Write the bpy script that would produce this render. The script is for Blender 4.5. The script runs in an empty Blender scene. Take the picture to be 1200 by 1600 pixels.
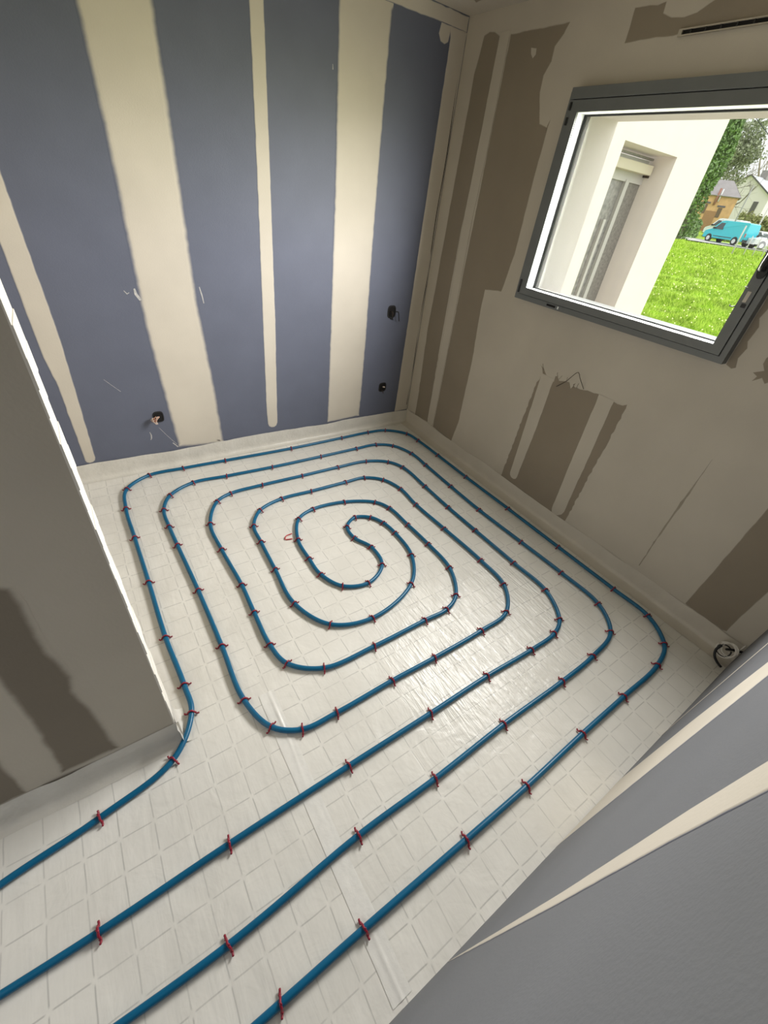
import bpy, bmesh, math, random
import numpy as np
from mathutils import Vector, Matrix
from mathutils.geometry import tessellate_polygon

SC = bpy.context.scene
COL = SC.collection
R = math.radians
random.seed(7)
RNG = np.random.default_rng(7)

# ---------------------------------------------------------------- camera, sky, sun, exposure
M = ((0.8297594, -0.2619488, 0.4928307), (-0.5461121, -0.5632507, 0.6200889), (0.1151557, -0.7836654, -0.6104160))
cam_data = bpy.data.cameras.new('camera')
cam_data.sensor_fit = 'VERTICAL'
cam_data.sensor_height = 36.0
cam_data.lens = 647.876 / 1600 * 36.0
cam_data.clip_start = 0.02
cam_data.clip_end = 400
cam = bpy.data.objects.new('camera', cam_data)
COL.objects.link(cam)
rot = Matrix(((M[0][0], -M[0][1], -M[0][2]), (M[1][0], -M[1][1], -M[1][2]), (M[2][0], -M[2][1], -M[2][2])))
cam.matrix_world = Matrix.Translation((0, 0, 1.7)) @ rot.to_4x4()
SC.camera = cam

world = bpy.data.worlds.new('overcast_sky')
SC.world = world
world.use_nodes = True
bg = world.node_tree.nodes['Background']
bg.inputs['Color'].default_value = (0.96, 0.975, 1.0, 1)
bg.inputs['Strength'].default_value = 1.45

sun_data = bpy.data.lights.new('sun', 'SUN')
sun_data.energy = 2.9
sun_data.angle = R(120)
sun_data.color = (1.0, 0.98, 0.94)
sun = bpy.data.objects.new('sun', sun_data)
COL.objects.link(sun)
SUN_AZ, SUN_EL = R(-48), R(40)
sdir = Vector((math.cos(SUN_EL) * math.cos(SUN_AZ), math.cos(SUN_EL) * math.sin(SUN_AZ), math.sin(SUN_EL)))
sun.rotation_euler = (-sdir).to_track_quat('-Z', 'Y').to_euler()
sun.location = (12, -3, 9)

# added area lamps standing in for daylight: falling in through the window, and along the hall from the rooms behind
def daylight(name, loc, ry, rz, sx, sy, watts, color):
    l = bpy.data.lights.new(name, 'AREA'); l.shape = 'RECTANGLE'; l.size, l.size_y = sx, sy; l.energy = watts; l.color = color
    o = bpy.data.objects.new(name, l); COL.objects.link(o); o.location = loc; o.rotation_euler = (0, R(ry), R(rz))
    return l
win_day = daylight('window_daylight', (2.348, 1.2975, 1.717), 90, 0, 0.74, 1.04, 117, (1.0, 0.985, 0.95))
# angular distribution of the lamp's light: strongest from the sky (falling), weaker and greener from the lawn (rising)
win_day.use_nodes = True
wt = win_day.node_tree
geo = wt.nodes.new('ShaderNodeNewGeometry'); sxyz = wt.nodes.new('ShaderNodeSeparateXYZ'); fall = wt.nodes.new('ShaderNodeValToRGB'); half = wt.nodes.new('ShaderNodeMath')
half.operation = 'MULTIPLY_ADD'; half.inputs[1].default_value = 0.5; half.inputs[2].default_value = 0.5
els = fall.color_ramp.elements
for i, (p, v) in enumerate(((0.0, .25), (0.12, .75), (0.28, 1.0), (0.46, 1.0), (0.53, .50), (0.60, .20), (0.80, .10))):
    e = els[i] if i < 2 else els.new(p)
    e.position = p; e.color = (v, v, v, 1) if p < .5 else (v * 1.0, v * 1.02, v * .74, 1)
wt.links.new(geo.outputs['Incoming'], sxyz.inputs[0]); wt.links.new(sxyz.outputs['Z'], half.inputs[0]); wt.links.new(half.outputs[0], fall.inputs['Fac'])
wt.links.new(fall.outputs['Color'], wt.nodes['Emission'].inputs['Color'])
wt.nodes['Emission'].inputs['Strength'].default_value = 1.0
daylight('hall_fill_lamp', (-1.66, 0.41, 1.15), -90, 0, 1.9, 0.74, 3.5, (1.0, 0.97, 0.92))  # added fill lamp at the unseen hall end, brightening window wall and partition

SC.view_settings.view_transform = 'Standard'
SC.view_settings.look = 'None'
SC.view_settings.exposure = 0.0
SC.view_settings.gamma = 1.0
SC.view_settings.use_curve_mapping = False
SC.cycles.max_bounces = 10
SC.cycles.diffuse_bounces = 7
SC.cycles.transparent_max_bounces = 12
SC.cycles.use_denoising = True

# room dimensions, metres (camera stands at x = y = 0)
XW, YA, YB, YC, ZC = 2.344, 2.830, -0.088, 0.906, 2.54   # window wall, back wall, entrance wall, partition, ceiling
XL, XH, XC = -0.32, -1.7, -0.092                          # side wall, hall end, partition end
FILM_TOP = 0.112

# measured outlines in metres (wall outlines: along, height; floor lines: x, y)
D = {
'b1L': [(0.319,2.145),(0.323,1.753),(0.31,0.957),(0.32,0.662),(0.35,0.119)],
'b1R': [(0.625,2.214),(0.628,1.888),(0.626,1.051),(0.656,0.543),(0.67,0.089)],
'tL': [(1.032,2.305),(1.025,1.743),(1.008,0.935),(0.996,0.308),(0.998,0.161)],
'tR': [(1.108,2.322),(1.105,1.753),(1.1,0.932),(1.081,0.19),(1.074,0.147)],
'b3L': [(1.489,2.408),(1.503,1.751),(1.506,1.045),(1.507,0.111)],
'b3R': [(1.817,2.465),(1.815,2.041),(1.817,1.42),(1.829,0.721),(1.826,0.124)],
'b0L': [(-0.201,1.303),(-0.205,0.974),(-0.205,0.781),(-0.189,0.62),(-0.191,0.406),(-0.194,0.142)],
'b0R': [(-0.111,1.56),(-0.102,1.321),(-0.098,0.97),(-0.1,0.824),(-0.115,0.475),(-0.13,0.151)],
'cL': [(2.229,2.475),(2.222,2.429),(2.218,1.997),(2.211,1.441),(2.206,0.849),(2.197,0.109)],
'topA': [(1.804,2.469),(1.965,2.47),(2.123,2.476),(2.212,2.464)],
'topA2': [(2.144,2.486),(2.187,2.466),(2.133,2.455),(2.134,2.416),(2.185,2.404),(2.211,2.416),(2.218,2.477)],
'sock': [(0.254,0.366),(2.038,0.954),(2.029,0.36)],
'holes': [(1.994,1.0),(2.066,0.999),(2.075,0.912),(2.008,0.932),(1.992,0.398),(2.068,0.39),(2.073,0.32),(1.998,0.329),(0.256,0.402),(0.309,0.394),(0.299,0.33),(0.243,0.335)],
'scr': [(0.037,0.636),(0.101,0.563),(0.21,0.301),(0.193,0.239),(0.246,0.308),(0.35,0.119),(0.286,1.096),(0.256,1.099),(0.641,1.105),(0.641,1.054)],
'P1': [(2.634,2.462),(2.594,2.458),(2.545,2.437),(2.531,2.115),(2.557,1.521),(2.546,0.825),(2.521,0.12),(2.709,0.109),(2.71,0.301),(2.737,0.868),(2.726,1.15),(2.72,1.557),(2.708,2.241),(2.709,2.296),(2.694,2.356),(2.683,2.423),(2.676,2.451)],
'stL': [(2.543,2.449),(2.548,2.426),(2.549,2.03),(2.556,1.575),(2.537,0.922),(2.529,0.147)],
'stR': [(2.468,2.453),(2.468,2.418),(2.461,2.03),(2.47,1.585),(2.453,0.945),(2.445,0.143)],
'P2': [(2.466,2.436),(2.301,2.437),(2.072,2.435),(2.092,2.395),(2.129,2.357),(2.127,2.305),(2.157,2.257),(2.153,2.195),(2.102,2.074),(2.048,2.059),(2.037,2.094),(2.041,1.821),(2.036,1.479),(2.055,1.325),(2.067,1.26),(2.21,1.243),(2.207,1.124),(2.171,0.783),(2.158,0.29),(2.188,0.1),(2.445,0.115)],
'Q1': [(2.292,2.369),(2.251,2.363),(2.246,2.339),(2.264,2.325),(2.283,2.343)],
'slot': [(1.923,2.085),(1.936,2.078),(1.942,1.873),(1.928,1.582),(1.935,1.276),(1.913,1.274),(1.908,1.569),(1.916,1.874)],
'M': [(1.588,0.841),(1.56,0.896),(1.599,0.948),(1.569,0.938),(1.519,0.895),(1.471,0.889),(1.473,0.924),(1.456,0.928),(1.436,0.908),(1.411,0.917),(1.366,0.925),(1.345,0.895),(1.338,0.91),(1.312,0.914),(1.261,0.919),(1.218,0.925),(1.158,0.932),(1.077,0.928),(1.018,0.928),(0.996,0.941),(0.991,0.92),(0.994,0.716),(1.009,0.418),(1.017,0.082),(1.301,0.08),(1.614,0.085)],
'm1L': [(1.56,0.941),(1.571,0.885),(1.562,0.617),(1.546,0.177)],
'm1R': [(1.471,0.953),(1.474,0.884),(1.467,0.591),(1.476,0.175)],
'm2L': [(1.175,0.986),(1.167,0.929),(1.159,0.631),(1.141,0.13)],
'm2R': [(1.086,0.984),(1.071,0.924),(1.061,0.617),(1.05,0.162)],
'Rp': [(0.228,1.022),(0.225,0.784),(0.225,0.559),(0.225,0.336),(0.227,0.121),(0.119,0.112),(0.019,0.079),(0.012,0.109),(0.013,0.249),(0.008,0.426),(0.005,0.666)],
'Rr': [(0.56,1.354),(0.565,1.321),(0.563,1.306),(0.551,1.261),(0.577,1.268),(0.555,1.255),(0.56,1.232),(0.539,1.253),(0.514,1.237),(0.505,1.245),(0.468,1.243),(0.48,1.319)],
'scar': [(0.552,1.043),(0.514,0.853),(0.518,0.727),(0.519,0.522),(0.525,0.334),(0.514,0.152),(0.507,0.153),(0.511,0.336),(0.508,0.526),(0.508,0.726),(0.502,0.849)],
'TR': [(1.736,2.329),(1.736,2.375),(1.739,2.437),(1.702,2.437),(1.596,2.437),(1.592,2.404),(1.549,2.388),(1.494,2.383),(1.448,2.39),(1.4,2.413),(1.352,2.43),(1.13,2.434),(1.077,2.349),(1.169,2.339),(1.479,2.332),(1.623,2.331)],
'ventL': [(1.497,2.341),(1.469,2.348),(1.171,2.342)],
'ventH': [(1.479,2.328),(1.167,2.336),(1.465,2.341),(1.17,2.341)],
'wire': [(2.334,1.44,0.869),(2.324,1.381,0.925),(2.294,1.308,1.008),(2.304,1.294,0.982),(2.339,1.267,0.92)],
's1a': [(1.326,-0.056),(1.239,0.54),(1.152,0.923)],
's1b': [(0.909,0.353),(0.928,0.757),(0.934,1.043)],
's2a': [(0.399,0.116),(0.408,0.85),(0.431,1.195),(0.432,1.318)],
's2b': [(0.39,0.147),(0.367,0.863),(0.37,1.206),(0.359,1.358)],
'bead': [(1.644,-0.003),(1.724,0.069),(1.668,0.391),(1.623,0.665)],
'beadb': [(1.615,0.025),(1.663,0.121),(1.592,0.444),(1.558,0.7)],
'D1': [(-0.269,1.343),(-0.287,0.994),(-0.283,0.947),(-0.266,0.934),(-0.261,0.871),(-0.266,0.796),(-0.27,0.694),(-0.263,0.651),(-0.256,0.569),(-0.272,0.511),(-0.261,0.411),(-0.257,0.322),(-0.256,0.174),(-0.253,0.122),(-0.424,0.125),(-0.4,0.461),(-0.399,0.616),(-0.373,1.017)],
'D2': [(-0.492,0.35),(-0.503,0.115),(-0.576,0.111),(-0.824,0.156),(-0.495,0.896)],
'PA': [(-0.358,0.771),(-0.127,0.833),(-0.031,0.972),(-0.028,1.102),(-0.044,1.37),(-0.047,1.741),(-0.052,2.115),(-0.054,2.407),(-0.02,2.614),(0.128,2.727),(0.342,2.732),(0.629,2.724),(1.136,2.711),(1.593,2.719),(1.855,2.724),(2.027,2.703),(2.176,2.577),(2.197,2.435),(2.201,2.164),(2.199,1.813),(2.203,1.365),(2.203,0.923),(2.204,0.52),(2.2,0.303),(2.093,0.154),(1.93,0.106),(1.618,0.101),(1.299,0.099),(0.938,0.092),(0.629,0.093),(0.228,0.096),(-0.026,0.095)],
'PB': [(-0.39,0.483),(-0.034,0.491),(0.403,0.493),(0.793,0.492),(1.127,0.494),(1.424,0.485),(1.611,0.491),(1.714,0.537),(1.815,0.712),(1.814,0.956),(1.809,1.294),(1.806,1.567),(1.813,1.841),(1.812,2.126),(1.748,2.24),(1.589,2.316),(1.342,2.325),(1.052,2.324),(0.759,2.326),(0.54,2.315),(0.438,2.262),(0.341,2.062),(0.335,1.817),(0.347,1.517),(0.342,1.321),(0.341,1.115),(0.372,0.99),(0.503,0.892),(0.758,0.877),(1.064,0.88),(1.208,0.88),(1.318,0.93),(1.425,1.109),(1.438,1.328),(1.432,1.536),(1.421,1.735),(1.367,1.833),(1.175,1.923),(0.953,1.939),(0.828,1.884),(0.745,1.709),(0.735,1.537),(0.74,1.399),(0.805,1.272),(0.939,1.227),(1.082,1.308),(1.105,1.463),(1.055,1.577),(1.065,1.686),(1.158,1.748),(1.25,1.705),(1.296,1.62),(1.31,1.505),(1.284,1.295),(1.145,1.111),(0.836,1.019),(0.634,1.085),(0.534,1.281),(0.538,1.544),(0.548,1.784),(0.56,1.937),(0.648,2.067),(0.815,2.126),(1.029,2.125),(1.299,2.126),(1.454,2.122),(1.572,2.041),(1.624,1.89),(1.614,1.689),(1.628,1.399),(1.641,1.068),(1.623,0.86),(1.486,0.712),(1.28,0.691),(0.972,0.688),(0.734,0.692),(0.458,0.689),(0.311,0.699),(0.212,0.768),(0.158,0.922),(0.155,1.21),(0.149,1.579),(0.135,1.956),(0.13,2.135),(0.135,2.306),(0.199,2.443),(0.359,2.531),(0.579,2.524),(0.904,2.513),(1.296,2.513),(1.617,2.516),(1.805,2.513),(1.934,2.441),(2.007,2.273),(2.007,2.08),(1.997,1.76),(1.993,1.447),(2.009,1.071),(2.022,0.76),(2.013,0.497),(1.898,0.346),(1.676,0.305),(1.423,0.297),(1.033,0.3),(0.655,0.292),(0.326,0.294),(-0.105,0.271)],
'PAend': [(-0.608,0.774),(-0.089,0.095)],
'PBend': [(-0.602,0.478),(-0.341,0.262)],
'loose': [(0.738,1.784),(0.699,1.778),(0.684,1.753),(0.723,1.74)],
'tape': [(0.244,0.892),(0.248,-0.105)],
'cable': [(2.242,-0.029),(2.231,-0.084),(2.32,-0.044),(2.371,-0.065),(2.426,-0.095),(2.381,-0.02)],
'wing': [(1.4964,1.0,-0.2262),(1.5077,1.0,0.1999),(1.8229,1.0,0.1957),(2.0549,1.0,0.3483),(2.0539,1.0,-0.3055),(1.323,1.0,-0.1434),(1.4173,1.0,-0.2056),(1.3032,1.0,0.2244)],
}

# ---------------------------------------------------------------- helpers
def tag(o, label=None, cat=None, group=None, kind=None):
    if label: o['label'] = label
    if cat: o['category'] = cat
    if group: o['group'] = group
    if kind: o['kind'] = kind
    return o

def empty(name, loc=(0, 0, 0), rz=0.0, **k):
    o = bpy.data.objects.new(name, None)
    COL.objects.link(o)
    o.location = loc
    o.rotation_euler = (0, 0, rz)
    o.empty_display_size = 0.1
    return tag(o, **k)

def link(name, me, mat=None, parent=None, smooth=False, **k):
    o = bpy.data.objects.new(name, me)
    COL.objects.link(o)
    if mat is not None and not me.materials:
        me.materials.append(mat)
    if smooth:
        me.polygons.foreach_set('use_smooth', [True] * len(me.polygons))
    if parent is not None: o.parent = parent
    return tag(o, **k)

def from_bm(name, bm, mat, parent=None, smooth=False, **k):
    bmesh.ops.recalc_face_normals(bm, faces=bm.faces)
    me = bpy.data.meshes.new(name)
    bm.to_mesh(me); bm.free()
    return link(name, me, mat, parent, smooth, **k)

def box(bm, x0, x1, y0, y1, z0, z1):
    v = [bm.verts.new(p) for p in ((x0,y0,z0),(x1,y0,z0),(x1,y1,z0),(x0,y1,z0),(x0,y0,z1),(x1,y0,z1),(x1,y1,z1),(x0,y1,z1))]
    for f in ((3,2,1,0),(4,5,6,7),(0,1,5,4),(1,2,6,5),(2,3,7,6),(3,0,4,7)):
        bm.faces.new([v[i] for i in f])
    return v

def boxes(name, bl, mat, parent=None, bevel=0.0, **k):
    bm = bmesh.new()
    for b in bl: box(bm, *b)
    if bevel:
        bmesh.ops.bevel(bm, geom=list(bm.edges), offset=bevel, segments=2, affect='EDGES', profile=0.7)
    return from_bm(name, bm, mat, parent, **k)

def tube_bm(bm, pts, r, n=8, closed=False, caps=True):
    pts = [Vector(p) for p in pts]
    rad = r if isinstance(r, (list, tuple)) else [r] * len(pts)
    rings = []; up = None
    N = len(pts)
    for i, p in enumerate(pts):
        a = pts[i-1] if (i > 0 or closed) else p
        b = pts[(i+1) % N] if (i < N-1 or closed) else p
        t = (b - a)
        t = t.normalized() if t.length > 1e-9 else Vector((0, 0, 1))
        if up is None:
            up = Vector((0, 0, 1)) if abs(t.z) < 0.9 else Vector((1, 0, 0))
        s = t.cross(up); 
        if s.length < 1e-6: s = t.cross(Vector((1, 0, 0)))
        s.normalize(); u = s.cross(t); up = u
        rings.append([bm.verts.new(p + (s * math.cos(2*math.pi*j/n) + u * math.sin(2*math.pi*j/n)) * rad[i]) for j in range(n)])
    for i in range(N if closed else N-1):
        A, B = rings[i], rings[(i+1) % N]
        for j in range(n):
            bm.faces.new((A[j], A[(j+1)%n], B[(j+1)%n], B[j]))
    if caps and not closed:
        bm.faces.new(rings[0][::-1]); bm.faces.new(rings[-1])

def tube(name, pts, r, mat, parent=None, n=8, closed=False, **k):
    bm = bmesh.new(); tube_bm(bm, pts, r, n, closed)
    return from_bm(name, bm, mat, parent, True, **k)

def prism_bm(bm, outline, f, h0, h1):
    """outline (u,v) extruded between heights h0 and h1; f(u,v,h) -> xyz"""
    a = [bm.verts.new(f(u, v, h0)) for u, v in outline]
    b = [bm.verts.new(f(u, v, h1)) for u, v in outline]
    n = len(a)
    for i in range(n): bm.faces.new((a[i], a[(i+1)%n], b[(i+1)%n], b[i]))
    for t in tessellate_polygon([[Vector((u, v, 0)) for u, v in outline]]):
        for ring in (a, b):
            try: bm.faces.new([ring[i] for i in t])
            except ValueError: pass

def catmull(P, step=0.02, closed=False):
    P = [Vector(p) for p in P]; out = []
    n = len(P)
    for i in range(n-1):
        p0, p1, p2, p3 = P[max(i-1, 0)], P[i], P[i+1], P[min(i+2, n-1)]
        def knot(a, b): return max((b-a).length, 1e-6) ** 0.5
        t0 = 0; t1 = t0 + knot(p0, p1) if i > 0 else t0 + knot(p1, p2); t2 = t1 + knot(p1, p2); t3 = t2 + (knot(p2, p3) if i < n-2 else knot(p1, p2))
        if i == 0: p0 = p1 * 2 - p2
        if i == n-2: p3 = p2 * 2 - p1
        m = max(2, int((p2-p1).length / step))
        for k in range(m):
            t = t1 + (t2-t1) * k / m
            A1 = p0*((t1-t)/(t1-t0)) + p1*((t-t0)/(t1-t0)); A2 = p1*((t2-t)/(t2-t1)) + p2*((t-t1)/(t2-t1)); A3 = p2*((t3-t)/(t3-t2)) + p3*((t-t2)/(t3-t2))
            B1 = A1*((t2-t)/(t2-t0)) + A2*((t-t0)/(t2-t0)); B2 = A2*((t3-t)/(t3-t1)) + A3*((t-t1)/(t3-t1))
            out.append(B1*((t2-t)/(t2-t1)) + B2*((t-t1)/(t2-t1)))
    out.append(P[-1])
    return out

# ---------------------------------------------------------------- materials
def mat_base(name):
    m = bpy.data.materials.new(name); m.use_nodes = True
    nt = m.node_tree; b = nt.nodes['Principled BSDF']
    return m, nt, b

def N(nt, t, **inp):
    n = nt.nodes.new(t)
    for k, v in inp.items():
        k2 = k.replace('_', ' ')
        if k2 in n.inputs: n.inputs[k2].default_value = v
        else: setattr(n, k, v)
    return n

def simple(name, col, rough=0.6, metal=0.0, var=0.0, scale=12.0, bump=0.0, bscale=60.0, spec=0.5):
    m, nt, b = mat_base(name)
    L = nt.links
    b.inputs['Roughness'].default_value = rough; b.inputs['Metallic'].default_value = metal
    b.inputs['Specular IOR Level'].default_value = spec
    tc = N(nt, 'ShaderNodeTexCoord')
    nz = N(nt, 'ShaderNodeTexNoise', Scale=scale, Detail=5.0)
    L.new(tc.outputs['Object'], nz.inputs['Vector'])
    rp = N(nt, 'ShaderNodeValToRGB')
    c = list(col)
    rp.color_ramp.elements[0].position = 0.3; rp.color_ramp.elements[1].position = 0.7
    rp.color_ramp.elements[0].color = (*[x*(1-var) for x in c], 1); rp.color_ramp.elements[1].color = (*[min(1, x*(1+var)) for x in c], 1)
    L.new(nz.outputs['Fac'], rp.inputs['Fac']); L.new(rp.outputs['Color'], b.inputs['Base Color'])
    if bump:
        n2 = N(nt, 'ShaderNodeTexNoise', Scale=bscale, Detail=3.0)
        L.new(tc.outputs['Object'], n2.inputs['Vector'])
        bp = N(nt, 'ShaderNodeBump', Strength=bump, Distance=0.01)
        L.new(n2.outputs['Fac'], bp.inputs['Height']); L.new(bp.outputs['Normal'], b.inputs['Normal'])
    return m

BLUE = (0.122, 0.134, 0.182)
PLAS = (0.570, 0.525, 0.450)
BROWN = (0.262, 0.222, 0.170)
SKIM = (0.500, 0.458, 0.388)

def coat(name, under, over, rough=0.85, nscale=22.0, jag=0.35, lo=0.05, hi=0.85):
    """one coat thinning out over another towards its trowelled edge (the 'cover' attribute is the coat's thickness)"""
    m, nt, b = mat_base(name); L = nt.links
    b.inputs['Roughness'].default_value = rough; b.inputs['Specular IOR Level'].default_value = 0.25
    tc = N(nt, 'ShaderNodeTexCoord')
    at = N(nt, 'ShaderNodeAttribute'); at.attribute_name = 'cover'
    nz = N(nt, 'ShaderNodeTexNoise', Scale=nscale, Detail=4.0); L.new(tc.outputs['Object'], nz.inputs['Vector'])
    mu = N(nt, 'ShaderNodeMath'); mu.operation = 'MULTIPLY_ADD'
    L.new(nz.outputs['Fac'], mu.inputs[0]); mu.inputs[1].default_value = jag; 
    ad = N(nt, 'ShaderNodeMath'); ad.operation = 'SUBTRACT'; L.new(at.outputs['Fac'], ad.inputs[0]); ad.inputs[1].default_value = jag * 0.5
    L.new(ad.outputs[0], mu.inputs[2])
    mr = N(nt, 'ShaderNodeMapRange'); mr.interpolation_type = 'SMOOTHSTEP'
    mr.inputs['From Min'].default_value = lo; mr.inputs['From Max'].default_value = hi
    L.new(mu.outputs[0], mr.inputs['Value'])
    big = N(nt, 'ShaderNodeTexNoise', Scale=3.0, Detail=4.0); L.new(tc.outputs['Object'], big.inputs['Vector'])
    rp = N(nt, 'ShaderNodeValToRGB')
    rp.color_ramp.elements[0].position = .3; rp.color_ramp.elements[1].position = .7
    rp.color_ramp.elements[0].color = (*[x*0.95 for x in over], 1); rp.color_ramp.elements[1].color = (*[x*1.05 for x in over], 1)
    L.new(big.outputs['Fac'], rp.inputs['Fac'])
    mx = N(nt, 'ShaderNodeMix'); mx.data_type = 'RGBA'
    L.new(mr.outputs['Result'], mx.inputs['Factor']); mx.inputs['A'].default_value = (*under, 1); L.new(rp.outputs['Color'], mx.inputs['B'])
    L.new(mx.outputs['Result'], b.inputs['Base Color'])
    fine = N(nt, 'ShaderNodeTexNoise', Scale=140.0, Detail=2.0); L.new(tc.outputs['Object'], fine.inputs['Vector'])
    bp = N(nt, 'ShaderNodeBump', Strength=0.08, Distance=0.004); L.new(fine.outputs['Fac'], bp.inputs['Height']); L.new(bp.outputs['Normal'], b.inputs['Normal'])
    return m

m_blue = simple('blue_plasterboard', BLUE, 0.62, var=0.04, scale=5, bump=0.06, bscale=180, spec=0.35)
m_blue_greyed = simple('blue_plasterboard_greyed_by_light', (0.148, 0.154, 0.170), 0.62, var=0.04, scale=5, bump=0.06, bscale=180, spec=0.35)  # same board as the back wall, its different light put into a greyer colour
m_skim = simple('skim_plaster', SKIM, 0.85, var=0.05, scale=3, bump=0.05, bscale=120, spec=0.25)
m_brown = simple('brown_plasterboard', BROWN, 0.85, var=0.06, scale=4, spec=0.2)
m_pl_on_blue = coat('joint_compound_on_blue', BLUE, PLAS)
m_pl_on_brown = coat('joint_compound_on_brown', BROWN, [x*1.0 for x in SKIM], lo=.1, hi=.5)
m_brown_on_skim = coat('bare_board_in_skim', SKIM, BROWN, nscale=30)
m_grey_on_skim = coat('thin_dark_scar', SKIM, (0.30, 0.265, 0.21), jag=.9, hi=1.1)
m_bead = simple('white_corner_plaster', (0.74, 0.71, 0.65), 0.8, var=0.03, bump=0.1, bscale=90)
m_pipe = simple('blue_plastic_pipe', (0.001, 0.106, 0.220), 0.36, var=0.08, scale=9, spec=0.4)
m_clip = simple('red_plastic', (0.27, 0.006, 0.026), 0.4, var=0.1)
m_clipbright = simple('bright_red_plastic', (0.5, 0.012, 0.02), 0.4, var=0.1)
m_black = simple('black_plastic', (0.012, 0.012, 0.013), 0.5)
m_dark = simple('dark_cavity', (0.006, 0.005, 0.005), 0.9)
m_wireg = simple('grey_wire', (0.66, 0.63, 0.58), 0.5)
m_wirec = simple('copper_brown_wire', (0.36, 0.14, 0.08), 0.45)
m_wirep = simple('pale_wire', (0.62, 0.50, 0.42), 0.5)
m_wired = simple('dark_steel_wire', (0.06, 0.045, 0.035), 0.5, metal=0.6)
m_alu = simple('grey_lacquered_aluminium', (0.135, 0.145, 0.146), 0.38, var=0.05, spec=0.5)
m_beadal = simple('pale_and_skylit_aluminium', (0.70, 0.72, 0.73), 0.35, var=0.03)  # on the sash bead this paleness is skylight painted onto grey aluminium
m_rubber = simple('black_gasket', (0.01, 0.01, 0.011), 0.6)
m_lock = simple('worn_lock_metal', (0.40, 0.37, 0.33), 0.4, metal=0.5, var=0.1)
m_render = simple('cream_wall_render', (0.80, 0.745, 0.69), 0.9, var=0.02, scale=6, bump=0.15, bscale=150)
m_tape = None

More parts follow.
